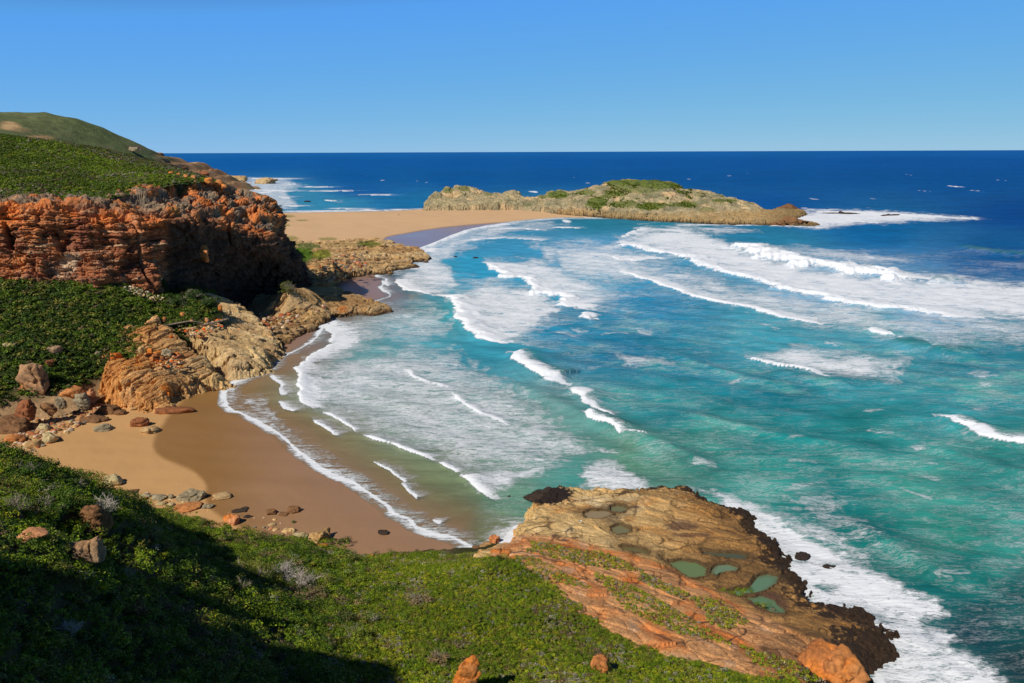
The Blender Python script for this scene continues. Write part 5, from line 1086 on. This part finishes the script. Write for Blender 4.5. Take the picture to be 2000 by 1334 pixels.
# rocks standing in the sea
SEA = lambda *a, **k: B(*a, **dict(dict(name="sea_rock", cat="sea rock"), **k))
SEA(1072, 966, 104, 38, .3, 'dark', "black mussel covered rock at the seaward left corner of the shelf", flat=.4, sub=5, deep=.5)
SEA(1570, 1084, 38, 14, .1, 'dark', "black rock awash off the shelf edge", flat=.5)
SEA(1620, 1106, 28, 8, .0, 'dark', "thin black rock awash right of the larger one", flat=.5, sub=3)
SEA(890, 500, 9, 4, 0., 'dark', "tiny dark rock in the surf off the tan spur, nearer the spur", sub=3)
SEA(928, 503, 11, 4, 0., 'dark', "tiny dark rock in the surf off the tan spur, farther out", sub=3)
SEA(600, 393, 12, 3.5, 0., 'dark', "small dark rock in the water beyond the sand spit", sub=3)
SEA(545, 402, 12, 3, 0., 'dark', "flat dark rock near the far beach behind the headland", sub=3)
SEA(518, 354, 48, 12, 0., 'tan', "tan rounded islet off the distant point", name="islet", cat="islet", sub=5)
SEA(444, 349, 74, 14, 0., 'tan', "long low tan rock point at the foot of the distant hill", name="rock_point", cat="rock point", sub=5, deep=.5)
SEA(1738, 419.5, 52, 4, 0., 'dark', "long black reef awash right of the island", flat=.5, deep=.3)
SEA(1640, 416, 80, 3.5, 0., 'dark', "low dark reef between island and black reef", flat=.5, deep=.2)
SEA(1545, 435, 104, 12, 0., 'brown', "brown flat ledge at the island's near right tip", flat=.4, deep=.25, sub=5)
SEA(1536, 412, 70, 20, 0., 'brown', "humped brown rock at the island's right end", flat=.2, deep=.35, sub=5)
SEA(838, 406, 30, 4, 1.2, 'dark', "dark flat ledge at the island's left tip on the sand", flat=.5, deep=.3)
SEA(994, 969, 6, 5, -.1, 'dark', "tiny dark rock just breaking water near the shelf corner", sub=3)
# rubble and pebbles
def rubble(name, poly, H, n, smin, smax, cols, seed):
    rng = np.random.RandomState(seed); xs = [p[0] for p in poly]; ys = [p[1] for p in poly]; qx = rng.uniform(min(xs), max(xs), n * 4); qy = rng.uniform(min(ys), max(ys), n * 4)
    k = in_poly(qx, qy, poly); qx, qy = qx[k][:n], qy[k][:n]; P = uz(qx, qy, H) if not callable(H) else np.array([hit(a, b, H) for a, b in zip(qx, qy)])
    v, f = ICO[2]; VV = []; FF = []; CC_ = []
    for i in range(len(P)):
        s_ = smin + (smax - smin) * rng.rand() ** 3; w, _ = rock_shape(rng, 2, s_, s_ * rng.uniform(.6, 1), s_ * rng.uniform(.4, .8), nplane=8)
        th = rng.rand() * 6.3; c, q = math.cos(th), math.sin(th); w = w @ np.array([[c, q, 0], [-q, c, 0], [0, 0, 1]])
        VV.append(w + P[i] + [0, 0, s_ * .2]); FF.append(f + i * len(v)); CC_.append(np.tile(cols[rng.randint(len(cols))] * rng.uniform(.7, 1.2), (len(v), 1)))
    return struct(obj(name, np.concatenate(VV), np.concatenate(FF), M_ROCK, np.concatenate(CC_), smooth=False), 'stuff')
LC = [TAN, PALE, BRN, lin(190, 130, 90), lin(214, 180, 150), GREY, lin(180, 100, 60)]
rubble("pebbles", [(0, 870), (60, 800), (120, 805), (180, 790), (200, 800), (150, 840), (110, 862), (60, 882), (0, 890)], sand_h, 900, .12, .6, LC, 1)
rubble("rubble", [(185, 1000), (230, 955), (330, 970), (420, 975), (420, 1000), (300, 985)], sand_h, 130, .1, .4, LC, 2)
rubble("rubble", [(440, 1000), (520, 1005), (600, 1045), (640, 1085), (560, 1065), (470, 1030)], sand_h, 90, .08, .35, LC, 3)
rubble("rubble", [(440, 640), (480, 610), (540, 590), (600, 590), (640, 600), (560, 640), (500, 655)], 3.5, 260, .25, 1.1, LC, 4)
rubble("rubble", [(300, 640), (330, 622), (420, 625), (440, 640), (400, 655), (330, 660)], 9.0, 160, .15, .6, LC + [LICH], 5)
rubble("rubble", [(300, 704), (345, 690), (360, 704), (350, 720), (310, 715)], 6.8, 90, .2, .6, LC + [LICH, ORG], 6)
rubble("rubble", [(600, 540), (640, 500), (720, 490), (720, 520), (650, 550), (610, 560)], 6.5, 200, .3, 1.2, LC, 7)
rubble("rubble", [(230, 560), (262, 560), (320, 582), (310, 592), (250, 570)], lambda X, Y: H_slope(X, Y) + .6, 120, .15, .6, [PALE, TAN, lin(210, 190, 160)], 8)
#@@PART5
# ------------------------------------------------------------------ boardwalk on the slope
M_WOOD = mat_surface("weathered_wood", 5, .3, .9, .3, .03, attr=False, col=tuple(lin(150, 132, 108)))
M_WOOD2 = mat_surface("dark_wood", 5, .3, .9, .3, .03, attr=False, col=tuple(lin(84, 72, 60)))
def box_between(a, b, w, h):
    a = np.array(a); b = np.array(b); t = (b - a) / np.linalg.norm(b - a); s_ = np.cross(t, (0, 0, 1.)) if abs(t[2]) < .95 else np.array([1., 0, 0]); s_ /= np.linalg.norm(s_); u = np.cross(s_, t)
    V = np.array([p + s_ * w / 2 * i + u * h / 2 * j for p in (a, b) for i, j in ((-1, -1), (1, -1), (1, 1), (-1, 1))])
    return V, np.array([[0, 3, 2, 1], [4, 5, 6, 7], [0, 1, 5, 4], [1, 2, 6, 5], [2, 3, 7, 6], [3, 0, 4, 7]])
def boxes(name, L, mat, parent):
    VV = []; FF = []
    for i, q in enumerate(L): v, f = box_between(*q); VV.append(v); FF.append(f + 8 * i)
    o = obj(name, np.concatenate(VV) - np.array(parent.location), np.concatenate(FF), mat, smooth=False, parent=parent); return o
dk = [hit(284, 650, Gs), hit(318, 643, Gs), hit(368, 634, Gs), hit(386, 635, Gs), hit(397, 641, Gs), uz(420, 636, 8.6), uz(444, 629, 8.2)]
dk = [np.array(p) + (0, 0, .9) for p in dk]
wroot = empty("boardwalk", tuple(float(x) for x in dk[0]), "weathered wooden boardwalk with posts climbing along the slope toward the cave", "boardwalk")
for a, b in zip(dk[:-1], dk[1:]):
    n = max(2, int(np.linalg.norm(b - a) / .22)); t = (b - a) / np.linalg.norm(b - a); s_ = np.cross(t, (0, 0, 1.)); s_ /= np.linalg.norm(s_)
    boxes("deck", [(a + (b - a) * (i + .5) / n - s_ * .65, a + (b - a) * (i + .5) / n + s_ * .65, .19, .06) for i in range(n)] + [(a - s_ * .5 - (0, 0, .12), b - s_ * .5 - (0, 0, .12), .08, .16), (a + s_ * .5 - (0, 0, .12), b + s_ * .5 - (0, 0, .12), .08, .16)], M_WOOD, wroot)
    m_ = max(1, int(np.linalg.norm(b - a) / 1.8))
    for i in range(m_):
        p = a + (b - a) * (i + .5) / m_
        for sg in (-1, 1): boxes("post", [(p + s_ * .68 * sg - (0, 0, 1.6), p + s_ * .68 * sg + (0, 0, .95), .11, .11)], M_WOOD2, wroot)
    boxes("handrail", [(a - s_ * .68 + (0, 0, .95), b - s_ * .68 + (0, 0, .95), .07, .07)], M_WOOD2, wroot)

# ------------------------------------------------------------------ individual shrubs and bare trees
def tubes(segs, sides=4):
    VV = []; FF = []; n = 0
    for a, b, ra, rb in segs:
        a = np.array(a); b = np.array(b); t = b - a; t = t / (np.linalg.norm(t) + 1e-9); s_ = np.cross(t, (.3, .2, 1.)); s_ /= np.linalg.norm(s_) + 1e-9; u = np.cross(s_, t)
        th = np.arange(sides) * 2 * math.pi / sides; ring = np.cos(th)[:, None] * s_ + np.sin(th)[:, None] * u
        VV += [a + ring * ra, b + ring * rb]; i = np.arange(sides); j = (i + 1) % sides; FF.append(np.stack([i, j, sides + j, sides + i], 1) + n); n += 2 * sides
    return np.concatenate(VV), np.concatenate(FF)
def branches(rng, p, d, L, r, depth, out):
    q = p
    for k in range(3):
        d2 = d + rng.normal(size=3) * .28; d2 /= np.linalg.norm(d2); q2 = q + d2 * L / 3; out.append((q, q2, r * (1 - .2 * k), r * (1 - .2 * (k + 1)))); q = q2; d = d2
        if depth > 0 and (k or depth < 2):
            for _ in range(2):
                e = d + rng.normal(size=3) * .75; e[2] = abs(e[2]) * .7 + .1; e /= np.linalg.norm(e); branches(rng, q, e, L * rng.uniform(.55, .8), r * .55, depth - 1, out)
SH = [0]
def shrub(px, py, w, H, colr, label, hs=.8, K=700, leaf=.07, bare=False, twigs=None, cat="shrub", name="shrub"):
    SH[0] += 1; rng = np.random.RandomState(2000 + SH[0]); base = hit(px, py + w * .22, H); r = w / 2 * mpp(base)
    root = empty(name, tuple(float(x) for x in base), label, cat); segs = []
    for i in range(9 if bare else 5):
        d = rng.normal(size=3); d[2] = abs(d[2]) + .7; d /= np.linalg.norm(d); branches(rng, np.zeros(3), d, r * (1.15 if bare else .7), r * .035 + .012, 2, segs)
    v, f = tubes(segs); tc_ = np.tile(lin(*(twigs or (150, 138, 122))), (len(v), 1)) * (1 + .2 * rng.normal(size=(len(v), 1)))
    obj("branches" if bare else "stem", v, f, M_TWIG, tc_, parent=root)
    if colr is not None:
        m_ = 14; C = rng.normal(size=(m_, 3)) * r * .38; C[:, 2] = np.abs(C[:, 2]) * .8 + r * .12
        Q, Fc, cc = leaves(C, np.full(m_, r * .52), hs, K // m_, leaf, np.tile(lin(*colr), (m_, 1)) * rng.uniform(.8, 1.2, (m_, 1)), rng)
        obj("crown", Q, Fc, M_LEAF, cc, parent=root, smooth=False)
    return root
shrub(562, 1130, 50, Gh, None, "bleached grey dead bush on the sunlit hillside", bare=True, twigs=(176, 166, 156))
shrub(596, 1142, 44, Gh, (170, 158, 140), "dry grey brown bush right of the bleached dead one", K=260, bare=True, twigs=(190, 176, 160))
shrub(492, 1118, 84, Gh, (128, 132, 50), "broad olive dome bush left of the bleached dead one", K=2400)
shrub(254, 1140, 34, Gh, (142, 146, 70), "small olive dome bush at the rim of the black hillside shadow", K=1100, leaf=.05)
shrub(238, 1128, 30, Gh, None, "leafless grey twig bush behind the small olive dome", bare=True, twigs=(200, 190, 178))
shrub(213, 1168, 44, Gh, (100, 112, 30), "dark olive bush in front of the leafless twig bush", K=1200)
shrub(266, 1196, 44, Gh, (142, 108, 70), "reddish brown bush among the shaded scrub", K=1000)
shrub(137, 1232, 34, Gh, None, "bare white forked branches low in the shaded corner", bare=True, twigs=(214, 206, 196))
shrub(300, 1250, 40, Gh, (112, 138, 40), "light green bush catching sun at the lower shadow edge", K=1100)
shrub(212, 996, 44, Gh, None, "crooked bare grey tree on top of the near knob", bare=True, twigs=(196, 184, 166), cat="bare tree", name="bare_tree")
shrub(28, 992, 40, Gh, (110, 104, 62), "thin brownish shrub with pale stems at the left border knob", K=500, bare=True)
shrub(110, 985, 80, Gh, (84, 110, 26), "rounded green bush crowning the near knob", K=2400)
shrub(60, 920, 74, Gh, (78, 108, 22), "dense dark green bush at the upper left of the near hillside", K=2200)
shrub(140, 948, 50, Gh, (92, 116, 30), "green bush on the skyline of the near hillside above the knob's dark rocks", K=1500)
shrub(468, 1150, 60, Gh, (108, 116, 44), "dull green bush below the broad olive dome", K=1600)
shrub(820, 1170, 50, Gh, (146, 126, 88), "brownish dry bush in the middle of the near hillside", K=1300)
shrub(700, 1240, 54, Gh, (128, 140, 40), "yellowish green bush in the lower middle of the hillside", K=1500)
shrub(860, 1290, 50, Gh, (150, 124, 84), "dry brown bush left of the peaked boulder", K=1100)
for x, y, w, lab in ((345, 588, 34, "dark thicket bush at the cliff foot, leftmost of the cave mouth thicket"), (378, 580, 42, "tallest dark thicket bush at the cave mouth"), (410, 590, 36, "dark thicket bush at the right end of the cave mouth thicket")):
    shrub(x, y, w, Gs, (58, 82, 24), lab, K=1000, leaf=.2)
shrub(562, 565, 40, lambda X, Y: np.where(Y > 236, 99., -9.), (112, 118, 52), "grey green bush on the rocky knoll beside the cave", K=700, leaf=.2, hs=.6)

# ------------------------------------------------------------------ a walker on the sand spit and a gull on the shelf
def skinned(name, verts, edges, rad, mat, parent=None, loc=None, sub=1):
    me = bpy.data.meshes.new(name); me.from_pydata(verts, edges, []); o = bpy.data.objects.new(name, me); COL.objects.link(o)
    md = o.modifiers.new("s", 'SKIN'); sb = o.modifiers.new("b", 'SUBSURF'); sb.levels = sb.render_levels = sub
    for i, r in enumerate(rad): me.skin_vertices[0].data[i].radius = (r, r)
    me.skin_vertices[0].data[0].use_root = True
    dg = bpy.context.evaluated_depsgraph_get(); m2 = bpy.data.meshes.new_from_object(o.evaluated_get(dg)); bpy.data.objects.remove(o)
    m2.name = name; m2.materials.clear(); m2.materials.append(mat); q = bpy.data.objects.new(name, m2); COL.objects.link(q)
    if parent: q.parent = parent
    if loc is not None: q.location = loc
    return q
def flatmat(n, c): return mat_surface(n, 8, .15, .8, 0, attr=False, col=tuple(lin(*c)))
pp = hit(779, 421.5, sand_h, 300, 900, 3000)
bv = [(0, 0, .95), (0, 0, 1.18), (0, 0, 1.42), (0, 0, 1.52), (0, .02, 1.66), (.09, 0, .9), (.11, .12, .5), (.11, .10, .07), (.11, .26, .04), (-.09, 0, .9), (-.11, -.02, .48), (-.11, -.24, .09), (-.11, -.12, .04), (.19, 0, 1.40), (.25, -.06, 1.12), (.25, .06, .88), (-.19, 0, 1.40), (-.25, .08, 1.12), (-.24, .22, .92)]
be = [(0, 1), (1, 2), (2, 3), (3, 4), (0, 5), (5, 6), (6, 7), (7, 8), (0, 9), (9, 10), (10, 11), (11, 12), (2, 13), (13, 14), (14, 15), (2, 16), (16, 17), (17, 18)]
br = [.13, .13, .14, .055, .10, .09, .065, .045, .04, .09, .065, .045, .04, .065, .045, .035, .065, .045, .035]
o = skinned("person", bv, be, br, flatmat("walker", (120, 84, 62)), loc=tuple(float(x) for x in pp)); tag(o, "tiny dark figure of a person walking on the sand spit", "person")
gp = uz(1133, 1021, float(PS(*uz(1133, 1021, 2.8)[:2])) + .1)
groot = empty("gull", tuple(float(x) for x in gp), "black backed white gull standing on the tan rock shelf", "gull")
skinned("body", [(0, 0, .22), (.10, 0, .25), (.16, 0, .33), (.20, 0, .36), (.26, 0, .345), (-.12, 0, .21), (-.24, 0, .22), (.0, .03, .12), (.0, .03, .0), (.0, -.03, .12), (.0, -.03, .0)], [(0, 1), (1, 2), (2, 3), (3, 4), (0, 5), (5, 6), (0, 7), (7, 8), (0, 9), (9, 10)], [.085, .075, .05, .05, .015, .065, .02, .02, .012, .02, .012], flatmat("gull_white", (236, 236, 232)), groot)
for sg in (-1, 1): skinned("wing", [(.06, .07 * sg, .26), (-.08, .075 * sg, .25), (-.28, .05 * sg, .22)], [(0, 1), (1, 2)], [.04, .045, .012], flatmat("gull_black", (40, 40, 44)), groot)
